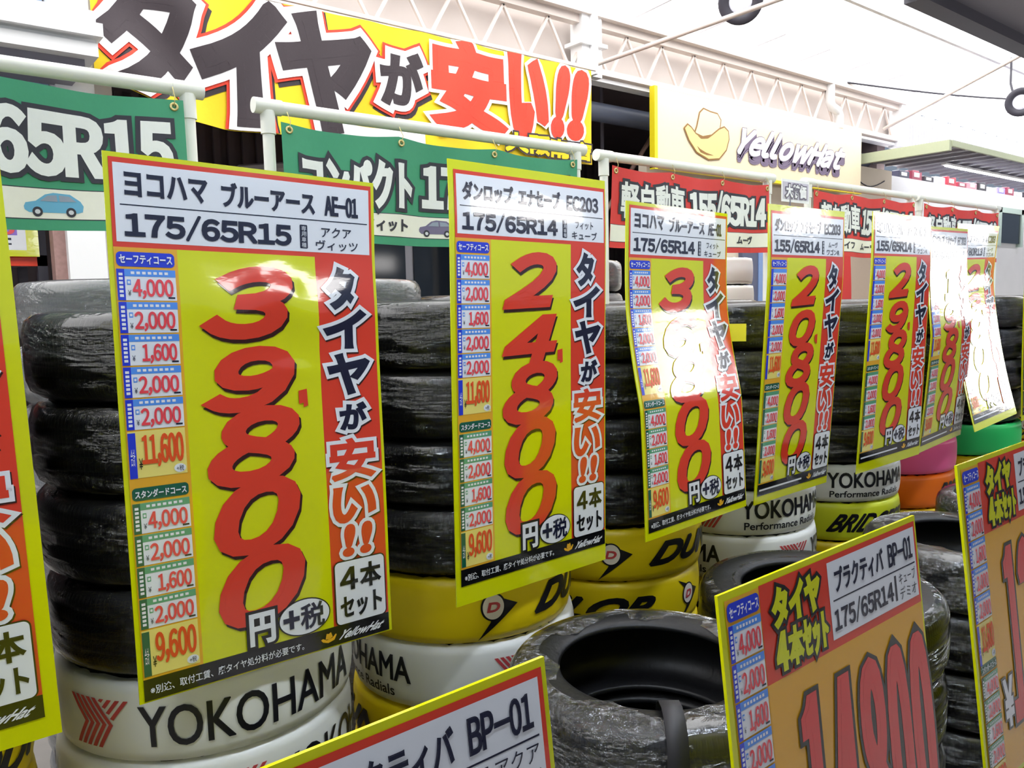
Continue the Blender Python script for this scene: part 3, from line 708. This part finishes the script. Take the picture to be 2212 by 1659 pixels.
def tall_sign(P, margins, title, size, cars, digits, label, bow=None, dent=None, detail=True):
    """P: corners of the printed area (.482 x .938 m)"""
    w, h = .482, .938; f = quad_surf(P, w, h, bow, dent)
    org = f(np.array([w/2]), np.array([h]), np.array([-.004]))[0]
    t = thing('price_sign', tuple(org), label, 'sign', 'tall price signs in front of the tire stacks')
    l, tp, r, b = margins
    sheet('backing_card', t, lambda X, Q, H: f(X, Q, H-.001), -l, -tp, w+r, h+b, 6, 40, .003, ink('yellow'), org)
    c = Canvas(); c.rect(0, 0, w, .147, ink('red'), 0)
    c.rect(.006, .0085, .4765, .138, ink('white'), 1)
    c.rect(.014, .0755, .472, .0775, ink('navy'), 2)
    tw = .2
    for txt, x0, x1, s0, s1 in title: c.text(txt, (x0, s0, x1, s1), ink('navy'), 2, fat=.0016)
    c.text('~'+size, (.019, .0850, .311, .1325), ink('navy'), 2, fat=.0022) if size else None
    c.rrect(.328, .087, .3435, .132, .002, ink('navy'), 2)
    for q in range(4): c.text('専用車種'[q], (.331, .0895+q*.0105, .3405, .0985+q*.0105), ink('white'), 3)
    c.text(cars[0], (.372, .0885, .436, .108), ink('navy'), 2, bold=.01); c.text(cars[1], (.360, .1135, .450, .1335), ink('navy'), 2, bold=.01)
    c.build('header_panel', t, f, cx=CXS, cs=CS)
    c = Canvas(); c.rect(0, .147, .101, .8985, ink('orange'), 1)
    price_rows(c, .002, .0955, .1546, .0553, PRICES1, True, detail, .0245)
    price_rows(c, .002, .0955, .5585, .0563, PRICES2, False, detail, .0225)
    c.build('course_price_list', t, f, cx=CXS, cs=CS)
    c = Canvas(); c.rect(.101, .147, .357, .8985, ink('yellow'), 1)
    pp = c.build('price_panel', t, f, cx=CXS, cs=CS)
    c = Canvas()
    if digits:
        for ch, (x0, s0, x1, s1) in zip(digits, DBOX):
            if ch == '1': x0, x1 = x0+.035, x1-.03
            if ch: c.text('~'+ch, (x0, s0, x1-.006, s1-.006), ink('red'), 5, shear=.30, rise=.04, shadow=(ink('dark'), .004, .007), fat=(.0105, .0085))
        c.poly([(.309, .408), (.326, .405), (.327, .438), (.318, .441), (.318, .432), (.309, .434)], ink('red'), 7)
        c.build('price_numerals', pp, f, cx=CXS, cs=CS, org=org)
    c = Canvas(); c.text('円', (.1865, .828, .2365, .892), ink('white'), 8, fat=.0025, outline=(ink('black'), .006))
    c.ell(.2425, .822, .3500, .8975, ink('black'), 8).ell(.245, .8245, .3475, .895, ink('white'), 9); c.text('+', (.252, .840, .285, .878), ink('navy'), 10, fat=.002); c.text('税', (.287, .834, .337, .886), ink('navy'), 10, fat=.0012)
    c.build('tax_badge', pp, f, cx=CXS, cs=CS, org=org)
    c = Canvas(); c.rect(.357, .147, w, .8985, ink('red'), 1)
    for ch, bx, col in (('タ', (.3765, .166, .4385, .250), 'navy'), ('イ', (.366, .250, .459, .329), 'navy'), ('ヤ', (.371, .338, .464, .423), 'navy'), ('が', (.392, .439, .452, .495), 'navy'),
                        ('安', (.365, .512, .467, .598), 'red'), ('い', (.366, .611, .463, .687), 'red'), ('!!', (.383, .690, .452, .758), 'red')):
        c.text(ch, bx, ink(col), 4, shear=.12 if ch in 'い!!' else 0, outline=(ink('white'), .0075), shadow=(ink('dark'), .002, .003), fat=.0032 if ch in 'が安' else .0045)
    ss = c.build('slogan_strip', t, f, cx=CXS, cs=CS)
    c = Canvas(); c.rrect(.361, .764, .477, .9, .012, ink('black'), 8).rrect(.3635, .7665, .4745, .8975, .010, ink('white'), 9)
    c.text('~4', (.373, .779, .413, .828), ink('black'), 10, fat=.002); c.text('本', (.418, .777, .466, .830), ink('black'), 10, fat=.0018); c.text('セット', (.372, .840, .466, .887), ink('black'), 10, fat=.0016)
    c.build('set_badge', ss, f, cx=CXS, cs=CS, org=org)
    c = Canvas(); c.rect(0, .8985, w, h, ink('black'), 2)
    if detail: c.text('※別途、取付工賃、廃タイヤ処分料が必要です。', (.010, .9115, .292, .9275), ink('white'), 3, bold=.01)
    else: c.rect(.010, .916, .292, .922, ink('white'), 3)
    small_hat(c, .328, .905, .034); c.text('YellowHat', (.366, .9105, .471, .9285), ink('white'), 3, bold=.03, shear=.2)
    c.build('footer_strip', t, f, cx=CXS, cs=CS)
    return t
def scale_cam(P, k): return [np.array((0, 0, 1.5))+(np.array(p)-np.array((0, 0, 1.5)))*k for p in P]
YB = [('ヨコハマ', .022, .158, .0225, .0635), ('ブルーアース', .182, .360, .0225, .0660), ('~AE-01', .380, .452, .0270, .0665)]
DE = [('ダンロップ', .022, .170, .0225, .0640), ('エナセーブ', .186, .322, .0225, .0640), ('~EC203', .344, .456, .0270, .0640)]
FQ = ('フィット', 'キューブ')
bump1 = lambda X, Q: .0085*np.exp(-((Q-.245-.012*np.sin(X*40))/.055)**2)*np.exp(-((X-.29)/.17)**2)+.002*np.exp(-((Q-.37)/.02)**2)*np.exp(-((X-.32)/.08)**2)+.0012*np.sin(Q*9+X*5)
tall_sign([(.322, 1.452, 1.7525), (.804, 1.452, 1.7365), (.8065, 1.450, .811), (.3165, 1.447, .8185)], (.008, .008, .007, .003), YB, '175/65R15', ('アクア', 'ヴィッツ'), '39800',
          'large price sign reading 39,800 on yellow, nearest of the tall row', tilt_profile([(0, -.05), (.12, -.05), (.17, 0), (1, 0)]), bump1)
tall_sign(scale_cam([(1.014, 1.461, 1.791), (1.497, 1.479, 1.783), (1.487, 1.481, .848), (1.004, 1.463, .851)], .985), (.013, .021, .004, .045), DE, '175/65R14', FQ, '24800',
          'price sign reading 24,800 with wide yellow margins', tilt_profile([(-.05, .02), (.07, .012), (.13, -.03), (1, -.01)]))
tall_sign(scale_cam([(1.708, 1.588, 1.768), (2.185, 1.606, 1.758), (2.188, 1.529, .836), (1.695, 1.510, .826)], .965), (.012, .010, .005, .022), YB, '175/65R14', FQ, '36800',
          'price sign with a bright white glare across its middle', tilt_profile([(0, -.02), (.15, -.02), (.27, .04), (.33, .145), (.40, .163), (.50, .208), (.56, .225), (.60, .06), (1, .03)]))
tall_sign(scale_cam([(2.236, 1.476, 1.768), (2.690, 1.484, 1.768), (2.694, 1.535, .838), (2.240, 1.521, .838)], .985), (.014, .020, .006, .028), DE, '155/65R14', ('ムーヴ', 'ワゴンR'), '20800',
          'price sign reading 20,800 hanging right of the glared one', tilt_profile([(0, .065), (.16, .065), (.25, 0), (1, 0)]), detail=False)
tall_sign(scale_cam([(2.902, 1.482, 1.786), (3.372, 1.490, 1.786), (3.385, 1.515, .862), (2.914, 1.528, .850)], .985), (.012, .014, .006, .040), YB, '155/65R14', ('ムーヴ', 'ワゴンR'), '29800',
          'price sign reading 29,800 with a wide yellow bottom margin', tilt_profile([(0, .05), (.16, .045), (.25, .0), (1, 0)]), detail=False)
tall_sign(scale_cam([(3.530, 1.558, 1.766), (4.008, 1.602, 1.776), (4.038, 1.612, .845), (3.556, 1.586, .825)], .965), (.012, .012, .004, .03), DE, '155/65R13', ('ムーヴ', 'ワゴンR'), '19800',
          'washed out narrow looking price sign partly behind the 29,800 sign', tilt_profile([(0, .09), (.12, .10), (.20, .145), (.28, .172), (.42, .205), (.48, .05), (1, .0)]), detail=False)
tall_sign(scale_cam([(4.045, 1.657, 1.795), (4.520, 1.661, 1.803), (4.343, 1.491, .930), (3.881, 1.494, .897)], .985), (.010, .026, .008, .035), DE, '145/80R13', ('ムーヴ', 'ワゴンR'), '23800',
          'price sign curling outward below and almost all white glare', tilt_profile([(0, -.03), (.2, .0), (.3, .16), (.6, .235), (.9, .31), (1, .31)]), detail=False)
tall_sign([(4.58, 1.545, 1.785), (5.06, 1.550, 1.785), (5.06, 1.535, .86), (4.58, 1.535, .86)], (.010, .012, .008, .03), YB, '145/80R13', ('ムーヴ', 'ワゴンR'), '19800',
          'price sign at the right edge of the picture, cut by the frame', tilt_profile([(0, 0), (1, .05)]), detail=False)
# far left, cropped: numerals lie outside the picture
tall_sign([(-.326, 1.452, 1.752), (.148, 1.450, 1.752), (.165, 1.437, .850), (-.312, 1.437, .850)], (.02, .02, .022, .036), [('ヨコハマ', .022, .158, .0225, .0635)], '175/65R15', ('アクア', 'ヴィッツ'), None,
          'cropped price sign at the left edge showing its yellow right margin', tilt_profile([(0, .0), (1, .0)]))

# low signs leaning against the front stacks
def low_sign(x0, ztop, title, size, cars, digits, label, y0=.752, w=.665, h=.815, tilt=.124):
    P = [(x0, y0, ztop), (x0+w, y0, ztop+.006), (x0+w, y0-tilt*h, ztop-h), (x0, y0-tilt*h, ztop-h)]
    f = quad_surf(P, w, h); org = np.array((x0+w/2, y0-tilt*h, ztop-h))
    t = thing('low_price_sign', tuple(org), label, 'sign', 'low price signs leaning on the front stacks')
    sheet('backing_card', t, lambda X, Q, H: f(X, Q, H-.001), 0, 0, w, h, 4, 12, .006, ink('yellow'), org)
    c = Canvas(); c.rect(.014, .012, .110, h-.012, ink('orange'), 0)
    price_rows(c, .016, .103, .018, .0622, PRICES1, True, True, .030)
    price_rows(c, .016, .103, .455, .052, PRICES2, False, True, .024)
    c.build('course_price_list', t, f, cx=CXS, cs=CS)
    c = Canvas(); c.rect(.106, .010, w-.008, .176, ink('red'), 1)
    c.text('タイヤ', (.135, .024, .285, .092), ink('yellow'), 4, fat=.0045, outline=(ink('black'), .0065))
    for tx_, p0, p1, fa in (('~4', .135, .172, .005), ('本', .172, .218, .0035), ('セット', .216, .300, .0035)): c.text(tx_, (p0, .098, p1, .166), ink('yellow'), 4, fat=fa, outline=(ink('black'), .0060))
    c.rect(.314, .020, w-.016, .160, ink('white'), 3); c.rect(.325, .090, w-.022, .0925, ink('navy'), 4)
    for txt, a, b in title: c.text(txt, (.314+a*.335, .034, .314+b*.335, .080), ink('navy'), 4, fat=.0014)
    c.text('~'+size, (.322, .103, .545, .150), ink('navy'), 4, fat=.0014); c.rect(.552, .100, .560, .150, ink('navy'), 4)
    c.text(cars[0], (.570, .098, .640, .122), ink('navy'), 4); c.text(cars[1], (.570, .128, .640, .152), ink('navy'), 4)
    c.build('header_panel', t, f, cx=CXS, cs=CS)
    c = Canvas(); c.rect(.106, .176, w-.008, h-.075, ink('orange'), 1); pp = c.build('price_panel', t, f, cx=CXS, cs=CS)
    c = Canvas(); xs = [(.180, .262), (.268, .362), (.372, .472), (.476, .566), (.570, .660)]
    for ch, (a, b) in zip(digits, xs):
        bx = (a, .225, b, .640)
        c.text('~'+ch, bx, ink('rose'), 5, shear=.02, fat=(.013, .006), outline=(ink('black'), .0085))
    c.text(',', (.345, .60, .372, .68), ink('rose'), 5, bold=.05, outline=(ink('black'), .006))
    c.text('¥', (.120, .52, .178, .635), ink('white'), 5, bold=.05, outline=(ink('black'), .006))
    c.build('price_numerals', pp, f, cx=CXS, cs=CS, org=org)
    c = Canvas(); c.rect(.016, h-.062, w-.010, h-.016, ink('black'), 1); c.text('※別途、取付工賃、廃タイヤ処分料が必要です。', (.03, h-.049, .42, h-.030), ink('white'), 2)
    small_hat(c, .47, h-.060, .042); c.text('YellowHat', (.52, h-.052, .64, h-.028), ink('white'), 2, bold=.03, shear=.2)
    c.build('footer_strip', t, f, cx=CXS, cs=CS)
BP = [('プラクティバ', .06, .60), ('~BP-01', .66, .96)]
low_sign(-.022, 1.036, BP, '175/65R15', ('アクア', 'ヴィッツ'), '13800', 'low sign cut off at the bottom centre, white header reading BP-01')
low_sign(1.005, 1.030, BP, '175/65R14', ('キューブ', 'デミオ'), '14800', 'low sign reading 14,800 in tall red numerals on orange')
low_sign(1.870, 1.112, BP, '155/65R14', ('ムーヴ', 'ワゴンR'), '12800', 'low sign cut off at the right edge, tall red numerals on orange')

# ------------------------------------------------------------------ cloth banners on white pipe frames
YF = 2.20
def frame(x0, x1, z, label, rails=(True, True)):
    t = thing('pipe_stand', ((x0+x1)/2, YF, 0), label, 'frame', 'white pipe stands'); o = ((x0+x1)/2, YF, 0)
    MB(o).tube([(x0-.035, YF, z), (x1+.035, YF, z)], .0185, 18).build('rail', M_PVC, t)
    for x in (x0, x1):
        p = MB(o).tube([(x, YF, 0), (x, YF, z-.01)], .0165, 18).build('post', M_PVC, t)
        MB(o).tube([(x, YF, z-.075), (x, YF, z-.012)], .0205, 18).tube([(x-.04, YF, z), (x+.04, YF, z)], .0215, 18).build('tee_joint', M_PVC, p)
    return t
def banner(x0, x1, z1, z0, col, colname, main, sub, label, seed, textcol=(238, 240, 236), cars=()):
    w, h = x1-x0, z1-z0; r_ = random.Random(seed); ph = [r_.uniform(0, 6) for _ in range(4)]
    def f(X, Q, H):
        u = X/w; v = Q/h
        sag = .012*np.abs(np.sin(PI*u*3))*(1-v)+.008*np.sin(PI*u)*v
        y = YF-.024+.012*np.sin(9*u+ph[0])*v+.007*np.sin(21*u+ph[1]+2*v)*(.3+v)+.004*np.sin(37*u+ph[2])*(1-.5*v)
        return np.stack([x0+X, y-H, z1-Q-sag], -1)
    org = np.array((x0+w/2, YF, z1))
    t = thing('banner', tuple(org), label, 'banner', 'cloth banners on the pipe frames')
    base = cloth(colname, col); sheet('cloth', t, f, 0, 0, w, h, 60, 8, .0015, base, org)
    CX = [w*i/60 for i in range(61)]; CB = [h*i/8 for i in range(1, 8)]
    c = Canvas(); tc_, oc = cloth('letter_white', textcol), cloth('letter_black', (62, 62, 70))
    for txt, a, b, s0, s1 in main: c.text(txt, (w*a, h*s0, w*b, h*s1), tc_, 4, fat=(.0085, .0075) if txt[0] == '~' else (.004 if '軽' in txt else .007), outline=(oc, .0115))
    c.build('size_lettering', t, f, eps=.0006, cx=CX, cs=CB)
    c = Canvas(); c.rect(0, h*.705, w, h*.712, oc, 1).rect(0, h*.712, w, h*.918, cloth('strip_cream', (240, 238, 224)), 1).rect(0, h*.918, w, h*.925, oc, 1)
    for txt, a, b in sub: c.text(txt, (w*a, h*.755, w*b, h*.875), oc, 2, fat=.0018)
    for a, cc in cars:                                        # little printed hatchback
        cw = .125; X = w*a; q = h*.725; hh = h*.18
        body = [(0, .62), (.03, .48), (.2, .40), (.36, .14), (.5, .06), (.78, .10), (.95, .36), (1, .55), (.98, .78), (.9, .84), (.08, .84), (.01, .74)]
        c.poly([(X+cw*p, q+hh*s_) for p, s_ in body], cloth('car_'+cc[0], cc[1]), 2)
        for wn in ([(.27, .40), (.40, .18), (.55, .15), (.56, .40)], [(.60, .40), (.59, .15), (.76, .18), (.88, .38)]): c.poly([(X+cw*p, q+hh*s_) for p, s_ in wn], cloth('car_window', (150, 160, 176)), 3)
        for wx in (.22, .78): c.ell(X+cw*(wx-.085), q+hh*.62, X+cw*(wx+.085), q+hh*1.0, oc, 3).ell(X+cw*(wx-.045), q+hh*.72, X+cw*(wx+.045), q+hh*.90, cloth('car_rim', (210, 212, 216)), 4)
    c.build('model_strip', t, f, eps=.0006, cx=CX, cs=CB)
    for a in (.02, .34, .66, .98):                            # brass eyelets
        g = MB(tuple(org)); P = f(np.array([w*a]), np.array([.018]), np.array([.002]))[0]
        V, F = lathe([(.005, -.0015), (.005, .0015), (.011, .0015), (.011, -.0015)], 16, True)
        g.add([(P[0]+v[0], P[1]+v[2], P[2]+v[1]) for v in V], F, True); g.tube([(P[0], P[1]-.001, P[2]), (P[0], P[1]-.012, P[2]+.02), (P[0], YF-.022, P[2]+.05)], .0012, 5); g.build('eyelet', mat('brass', (206, 190, 130), rough=.35, metal=.6), t)
    return t
GREEN, RED = (74, 156, 118), (222, 70, 66)
frame(-.60, .690, 2.070, 'white pipe frame carrying the left green banner, its end by the 39,800 sign')
frame(.905, 2.080, 2.055, 'white pipe frame carrying the right green banner')
frame(2.225, 3.300, 2.045, 'white pipe frame carrying the nearest red banner')
frame(3.640, 4.715, 2.050, 'white pipe frame carrying the second red banner')
frame(4.825, 5.930, 2.050, 'white pipe frame carrying the farthest red banner')
CP = ('コンパクト', .04, .40, .13, .62)
banner(-.575, .672, 2.036, 1.700, GREEN, 'green', [('コンパクト', .03, .375, .15, .64), ('~175/65R15', .405, .972, .115, .665)], [('アクア', .08, .24), ('ヴィッツ', .84, .98)],
       'green banner reading 65R15 at the left edge', 3, cars=((.26, ('orange', (214, 120, 60))), (.70, ('blue', (110, 176, 208)))))
banner(.930, 2.062, 2.012, 1.690, GREEN, 'green', [('コンパクト', .05, .375, .22, .66), ('~175/65R14', .41, .97, .15, .67)], [('キューブ', .04, .20), ('フィット', .215, .36)],
       'green banner behind the 39,800 and 24,800 signs', 5, cars=((.40, ('plum', (120, 112, 140))),))
banner(2.250, 3.280, 2.010, 1.700, RED, 'red', [('軽自動車', .05, .41, .16, .62), ('~155/65R14', .43, .97, .14, .66)], [('ワゴンR', .55, .70), ('ムーヴ', .76, .88)],
       'red banner reading 65R14 with its right end uncovered', 8)
banner(3.665, 4.710, 2.015, 1.700, RED, 'red', [('軽自動車', .05, .41, .16, .62), ('~155/65R14', .43, .97, .14, .66)], [('ライフ', .2, .36), ('ムーヴ', .44, .6)],
       'second red banner, mostly hidden behind the 20,800 and 29,800 signs', 9)
banner(4.825, 5.910, 2.015, 1.690, RED, 'red', [('軽自動車', .05, .41, .16, .62), ('~155/65R13', .43, .97, .14, .66)], [], 'farthest red banner, its top edge above the signs at right', 12)
# small card and bottle-white clamp near the third frame
c = Canvas(); f = lambda X, Q, H: np.stack([3.37+X, YF-.03-H, 2.045-Q], -1)
t = thing('notice_card', (3.49, YF-.03, 1.99), 'small white lettered card between the two nearest red banners', 'card')
sheet('card', t, f, 0, 0, .235, .105, 2, 2, .002, M_WHITE, np.array((3.49, YF-.03, 1.99)))
c.rect(.008, .012, .227, .093, mat('card_mauve', (206, 200, 214), rough=.5), 1); c.text('大特価', (.03, .022, .205, .085), M_WHITE, 3, bold=.05, outline=(mat('card_ink', (110, 104, 120), rough=.5), .006)); c.build('lettering', t, f, eps=.0006)
MB((3.49, YF-.03, 1.99)).tube([(3.44, YF-.03, 1.985), (3.44, YF-.03, 1.62), (3.44, YF+.05, 0)], .004, 6).build('holder_wire', M_GREY, t)

# big yellow cloth banner under the truss
bx = np.array([1.02, 1.25, 1.54, 1.75, 2.03, 3.15, 3.85, 4.76]); bz = np.array([2.77, 2.68, 2.575, 2.555, 2.555, 2.57, 2.585, 2.61])
txs = np.array([1.06, 1.53, 2.35, 2.99, 4.72]); tzs = np.array([3.31, 3.34, 3.35, 3.36, 3.36])
def bigf(X, Q, H):                                             # X is world x from 0, Q is depth below z = 3.36
    x = np.asarray(X, float); z = 3.36-np.asarray(Q, float)
    v = np.clip((3.36-z)/.8, 0, 1)
    y = 4.82+.018*np.sin(7*x+2*v)*(.3+v)+.010*np.sin(15*x-5*z)+.022*np.exp(-((x-1.3)/.35)**2)*np.sin(9*(x+z))+.014*np.exp(-((x-3.75-.35*v)/.10)**2)*v
    return np.stack([x, y-H, z], -1)
bb = thing('large_banner', (2.9, 4.82, 3.36), 'large yellow cloth banner with huge black and red lettering under the truss', 'banner')
XX = np.linspace(1.04, 4.74, 149); V = []; F = []; nr = 16
for x in XX:
    a, b = np.interp(x, txs, tzs), np.interp(x, bx, bz)
    for k in range(nr+1): V.append((x, 3.36-(a+(b-a)*k/nr)))
V = np.array(V)
for i in range(len(XX)-1):
    for k in range(nr):
        q = i*(nr+1)+k; F.append((q, q+1, q+nr+2, q+nr+1))
P1 = bigf(V[:, 0], V[:, 1], V[:, 0]*0)-np.array((2.9, 4.82, 3.36)); P2 = P1+np.array((0, .002, 0)); n_ = len(V)
link('cloth', mesh('cloth', np.concatenate([P1, P2]), F+[tuple(n_+i for i in f_[::-1]) for f_ in F], cloth('banner_yellow', (246, 214, 44)), None, True), bb)
CXB = [1.04+.025*i for i in range(149)]; CSB = [.05*i for i in range(1, 17)]
BLK, BWH, BRD = cloth('banner_black', (66, 58, 62)), cloth('banner_white', (246, 244, 244)), cloth('banner_red', (238, 78, 58))
def bigtext(c, ch, x0, z1, x1, z0, col, fat=.03, shear=0, ow=.045, red=True):
    bx_ = (x0, 3.36-z1, x1, 3.36-z0)
    if red:
        c.text(ch, (bx_[0]+.02, bx_[1]+.03, bx_[2]+.02, bx_[3]+.03), BLK, 0, fat=fat, shear=shear, outline=(BLK, ow+.014))
        c.text(ch, bx_, BRD, 3, fat=fat, shear=shear, outline=(BRD, ow+.018))
    c.text(ch, bx_, col, 6, fat=fat, shear=shear, outline=(BWH, ow))
c = Canvas()
bigtext(c, 'タ', 1.05, 3.38, 1.58, 2.66, BLK, .036)
bigtext(c, 'イ', 1.55, 3.335, 2.12, 2.58, BLK, .050)
bigtext(c, 'ヤ', 2.06, 3.325, 2.70, 2.58, BLK, .048)
bigtext(c, 'が', 2.78, 3.20, 3.10, 2.84, BLK, .020, ow=.04)
bigtext(c, '安', 3.17, 3.37, 3.84, 2.70, BRD, .040, ow=.026, red=False)
bigtext(c, 'い', 3.86, 3.36, 4.24, 2.72, BRD, .045, ow=.026, red=False)
bigtext(c, '!!', 4.27, 3.345, 4.70, 2.78, BRD, .042, shear=.3, ow=.026, red=False)
c.rect(2.47, .685, 3.10, .755, BWH, 7)
c.text('大阪南店', (3.80, .585, 4.71, .735), cloth('banner_yellow', 0), 12, fat=.010, outline=(BLK, .014))
# keep only what lies on the cloth
out = []
for Vv, T, m_, L in c.it:
    Vc = Vv.copy(); Vc[:, 0] = np.clip(Vc[:, 0], 1.045, 4.735)
    a, b = np.interp(Vc[:, 0], txs, tzs)-.004, np.interp(Vc[:, 0], bx, bz)+.004
    z = np.clip(3.36-Vc[:, 1], b, a); Vc[:, 1] = 3.36-z; out.append((Vc, T, m_, L))
c.it = out
c.build('lettering', bb, bigf, eps=.0022, cx=CXB, cs=CSB)
MB((2.9, 4.82, 3.36)).tube([(1.0, 4.83, 3.375), (4.8, 4.83, 3.372)], .008, 6).build('hanging_rope', M_WSTEEL, bb)

# ------------------------------------------------------------------ behind the stacks and on the facade
# silver van inside the dark bay
vn = thing('van', (3.2, 7.6, 0), 'silver van parked in the dark bay, only its roof showing', 'van')
poly = [(1.9, .35), (1.9, 1.1), (2.1, 1.35), (2.35, 2.55), (2.6, 2.74), (3.0, 2.80), (5.2, 2.78), (5.5, 2.6), (5.6, 1.2), (5.6, .35)]
MB((3.2, 7.6, 0)).prism(poly, lambda u, v: (u, 6.95, v), lambda u, v: (u, 8.45, v)).build('body', M_SILVER, vn, bevel=.06)
for a, b in ((2.5, 3.2), (3.3, 4.2), (4.3, 5.3)):
    MB((3.2, 7.6, 0)).box((a, 6.93, 1.5), (b, 6.96, 2.2)).build('side_window', M_GLASS, vn)
for x in (2.55, 4.9):
    for y in (7.0, 8.4): MB((3.2, 7.6, 0)).tube([(x, y-.1, .33), (x, y+.1, .33)], .33, 24).build('wheel', M_RUB, vn)
# orange-red shelf beam with a small yellow framed card on it, far left
sh = thing('shelf_rack', (.2, 5.6, 0), 'rack with an orange red front beam in the dark shop at far left', 'rack')
MB((.2, 5.6, 0)).box((-1, 5.2, 1.76), (.80, 5.25, 1.82)).build('front_beam', mat('orange_red_steel', (236, 66, 36), rough=.4), sh)
MB((.2, 5.6, 0)).box((-1, 5.25, 1.79), (.80, 6.0, 1.81)).build('shelf', M_GREY, sh)
for x in (-1, .75):
    for y in (5.2, 5.95): MB((.2, 5.6, 0)).box((x, y, 0), (x+.05, y+.05, 2.2)).build('upright', M_DGREY, sh)
c = Canvas(); f = lambda X, Q, H: np.stack([.20+X, 5.17-H, 2.01-Q], -1); org = np.array((.48, 5.17, 1.82))
t = thing('shelf_card', tuple(org), 'small yellow framed card with pink figures over the orange red beam', 'card')
sheet('card', t, f, 0, 0, .56, .20, 2, 2, .004, ink('yellow'), org)
c.rect(.05, .015, .50, .165, ink('white'), 1).rect(.30, .02, .46, .085, mat('card_lilac', (150, 120, 214), rough=.4), 2); c.text('60', (.32, .022, .45, .082), ink('pink'), 3, bold=.05)
for q in range(3): c.rect(.10+.12*q, .10, .19+.12*q, .112, ink('navy'), 2); c.rect(.10+.12*q, .128, .19+.12*q, .138, ink('navy'), 2)
c.build('print', t, f, eps=.0006)
# cartons on a rack in the bay, seen between the first two signs
rk = thing('parts_rack', (2.1, 6.6, 0), 'dark rack in the bay seen between the 39,800 and 24,800 signs', 'rack')
for z in (.6, 1.2, 1.72): MB((2.1, 6.6, 0)).box((1.3, 6.2, z), (3.4, 6.8, z+.03)).build('shelf', M_DGREY, rk)
for x in (1.3, 2.35, 3.36):
    for y in (6.2, 6.76): MB((2.1, 6.6, 0)).box((x, y, 0), (x+.04, y+.04, 2.4)).build('upright', M_DGREY, rk)
def carton(a, b, m, label):
    o = MB(((a[0]+b[0])/2, (a[1]+b[1])/2, a[2])); o.box(a, b); q = o.build('carton', m, None, bevel=.006); tag(q, label, 'box', 'cartons on the parts rack'); 
    tp = MB(tuple(q.location)).box((a[0]-.001, a[1]-.002, (a[2]+b[2])/2-.02), (b[0]+.001, a[1], (a[2]+b[2])/2+.02)).build('tape', mat('carton_tape', (230, 220, 190), rough=.4), q)
carton((1.75, 6.22, 1.752), (2.15, 6.6, 1.90), mat('carton_yellow', (226, 190, 60), rough=.6), 'yellow carton on the dark rack in the bay')
carton((1.38, 6.22, 1.752), (1.68, 6.6, 1.93), mat('carton_grey', (150, 136, 150), rough=.6), 'grey carton left of the yellow one on the dark rack')
carton((2.5, 6.22, 1.752), (2.95, 6.6, 1.95), mat('carton_slate', (96, 100, 116), rough=.6), 'slate carton right of the yellow one on the dark rack')
# poles in the bay
o = MB((6.05, 6, 0)).tube([(6.05, 6, 0), (6.05, 6, 3.69)], .02, 10).build('bay_pole', M_GREY); tag(o, 'thin grey upright pole in the dark bay beside the cream sign', 'pole')
o = MB((6.1, 5.5, 3)).tube([(6.34, 5.5, 3.22), (5.60, 5.5, 2.36)], .022, 10).build('slanting_pole', mat('brown_pole', (150, 120, 108), rough=.5)); tag(o, 'brown slanting pole leaning behind the left end of the cream sign', 'pole')
# red nobori banner in front of the beige door
nb = thing('nobori_flag', (8.4, 4.7, 0), 'tall red flag with a blue lower panel in front of the beige door', 'flag')
f = lambda X, Q, H: np.stack([8.24+X, 4.68+.02*np.sin(6*X+3*Q)-H, 2.15-Q], -1); org = np.array((8.4, 4.7, 0))
sheet('cloth', nb, f, 0, 0, .40, 1.5, 8, 16, .002, cloth('red', RED), org)
c = Canvas(); c.rect(.03, .40, .18, .75, cloth('flag_blue', (90, 110, 200)), 1); c.build('blue_panel', nb, f, eps=.0008, cs=[.1*i for i in range(1, 10)])
MB(tuple(org)).tube([(8.22, 4.70, 0), (8.22, 4.70, 2.25)], .012, 8).tube([(8.22, 4.70, 2.17), (8.66, 4.70, 2.17)], .008, 8).build('flag_pole', M_PVC, nb)
# goods on the ledge of the white shop, under the awning
pal = [((150, 60, 80), 'maroon'), ((54, 56, 76), 'dark blue'), ((206, 206, 220), 'pale grey'), ((176, 50, 66), 'red'), ((40, 40, 48), 'black'), ((150, 140, 200), 'lilac'), ((200, 150, 160), 'dusty pink'), ((236, 236, 240), 'white')]
seq = [1, 0, 4, 2, 3, 0, 6, 4, 7, 5, 0, 2, 4, 6]
for i, k in enumerate(seq):
    x = 10.75+i*.36; hh = (.10, .13, .08)[i % 3]
    mb = MB((x+.15, 5.22, 3.02)).box((x, 5.17, 3.02), (x+.29, 5.28, 3.02+hh)); o = mb.build('package', mat('goods_'+pal[k][1].replace(' ', '_'), pal[k][0], rough=.5), None, bevel=.012)
    MB((x+.15, 5.22, 3.02)).box((x+.05, 5.164, 3.02+hh*.3), (x+.2, 5.17, 3.02+hh*.75)).build('label', MATS['white_paint'], o)
    pos = ['leftmost', 'second', 'third', 'fourth', 'fifth', 'sixth', 'seventh', 'eighth', 'ninth', 'tenth', 'eleventh', 'twelfth', 'thirteenth', 'fourteenth'][i]
    tag(o, f'{pal[k][1]} package, {pos}{"" if i == 0 else " from the left"} on the ledge under the awning', 'package', 'packages on the ledge of the white shop')
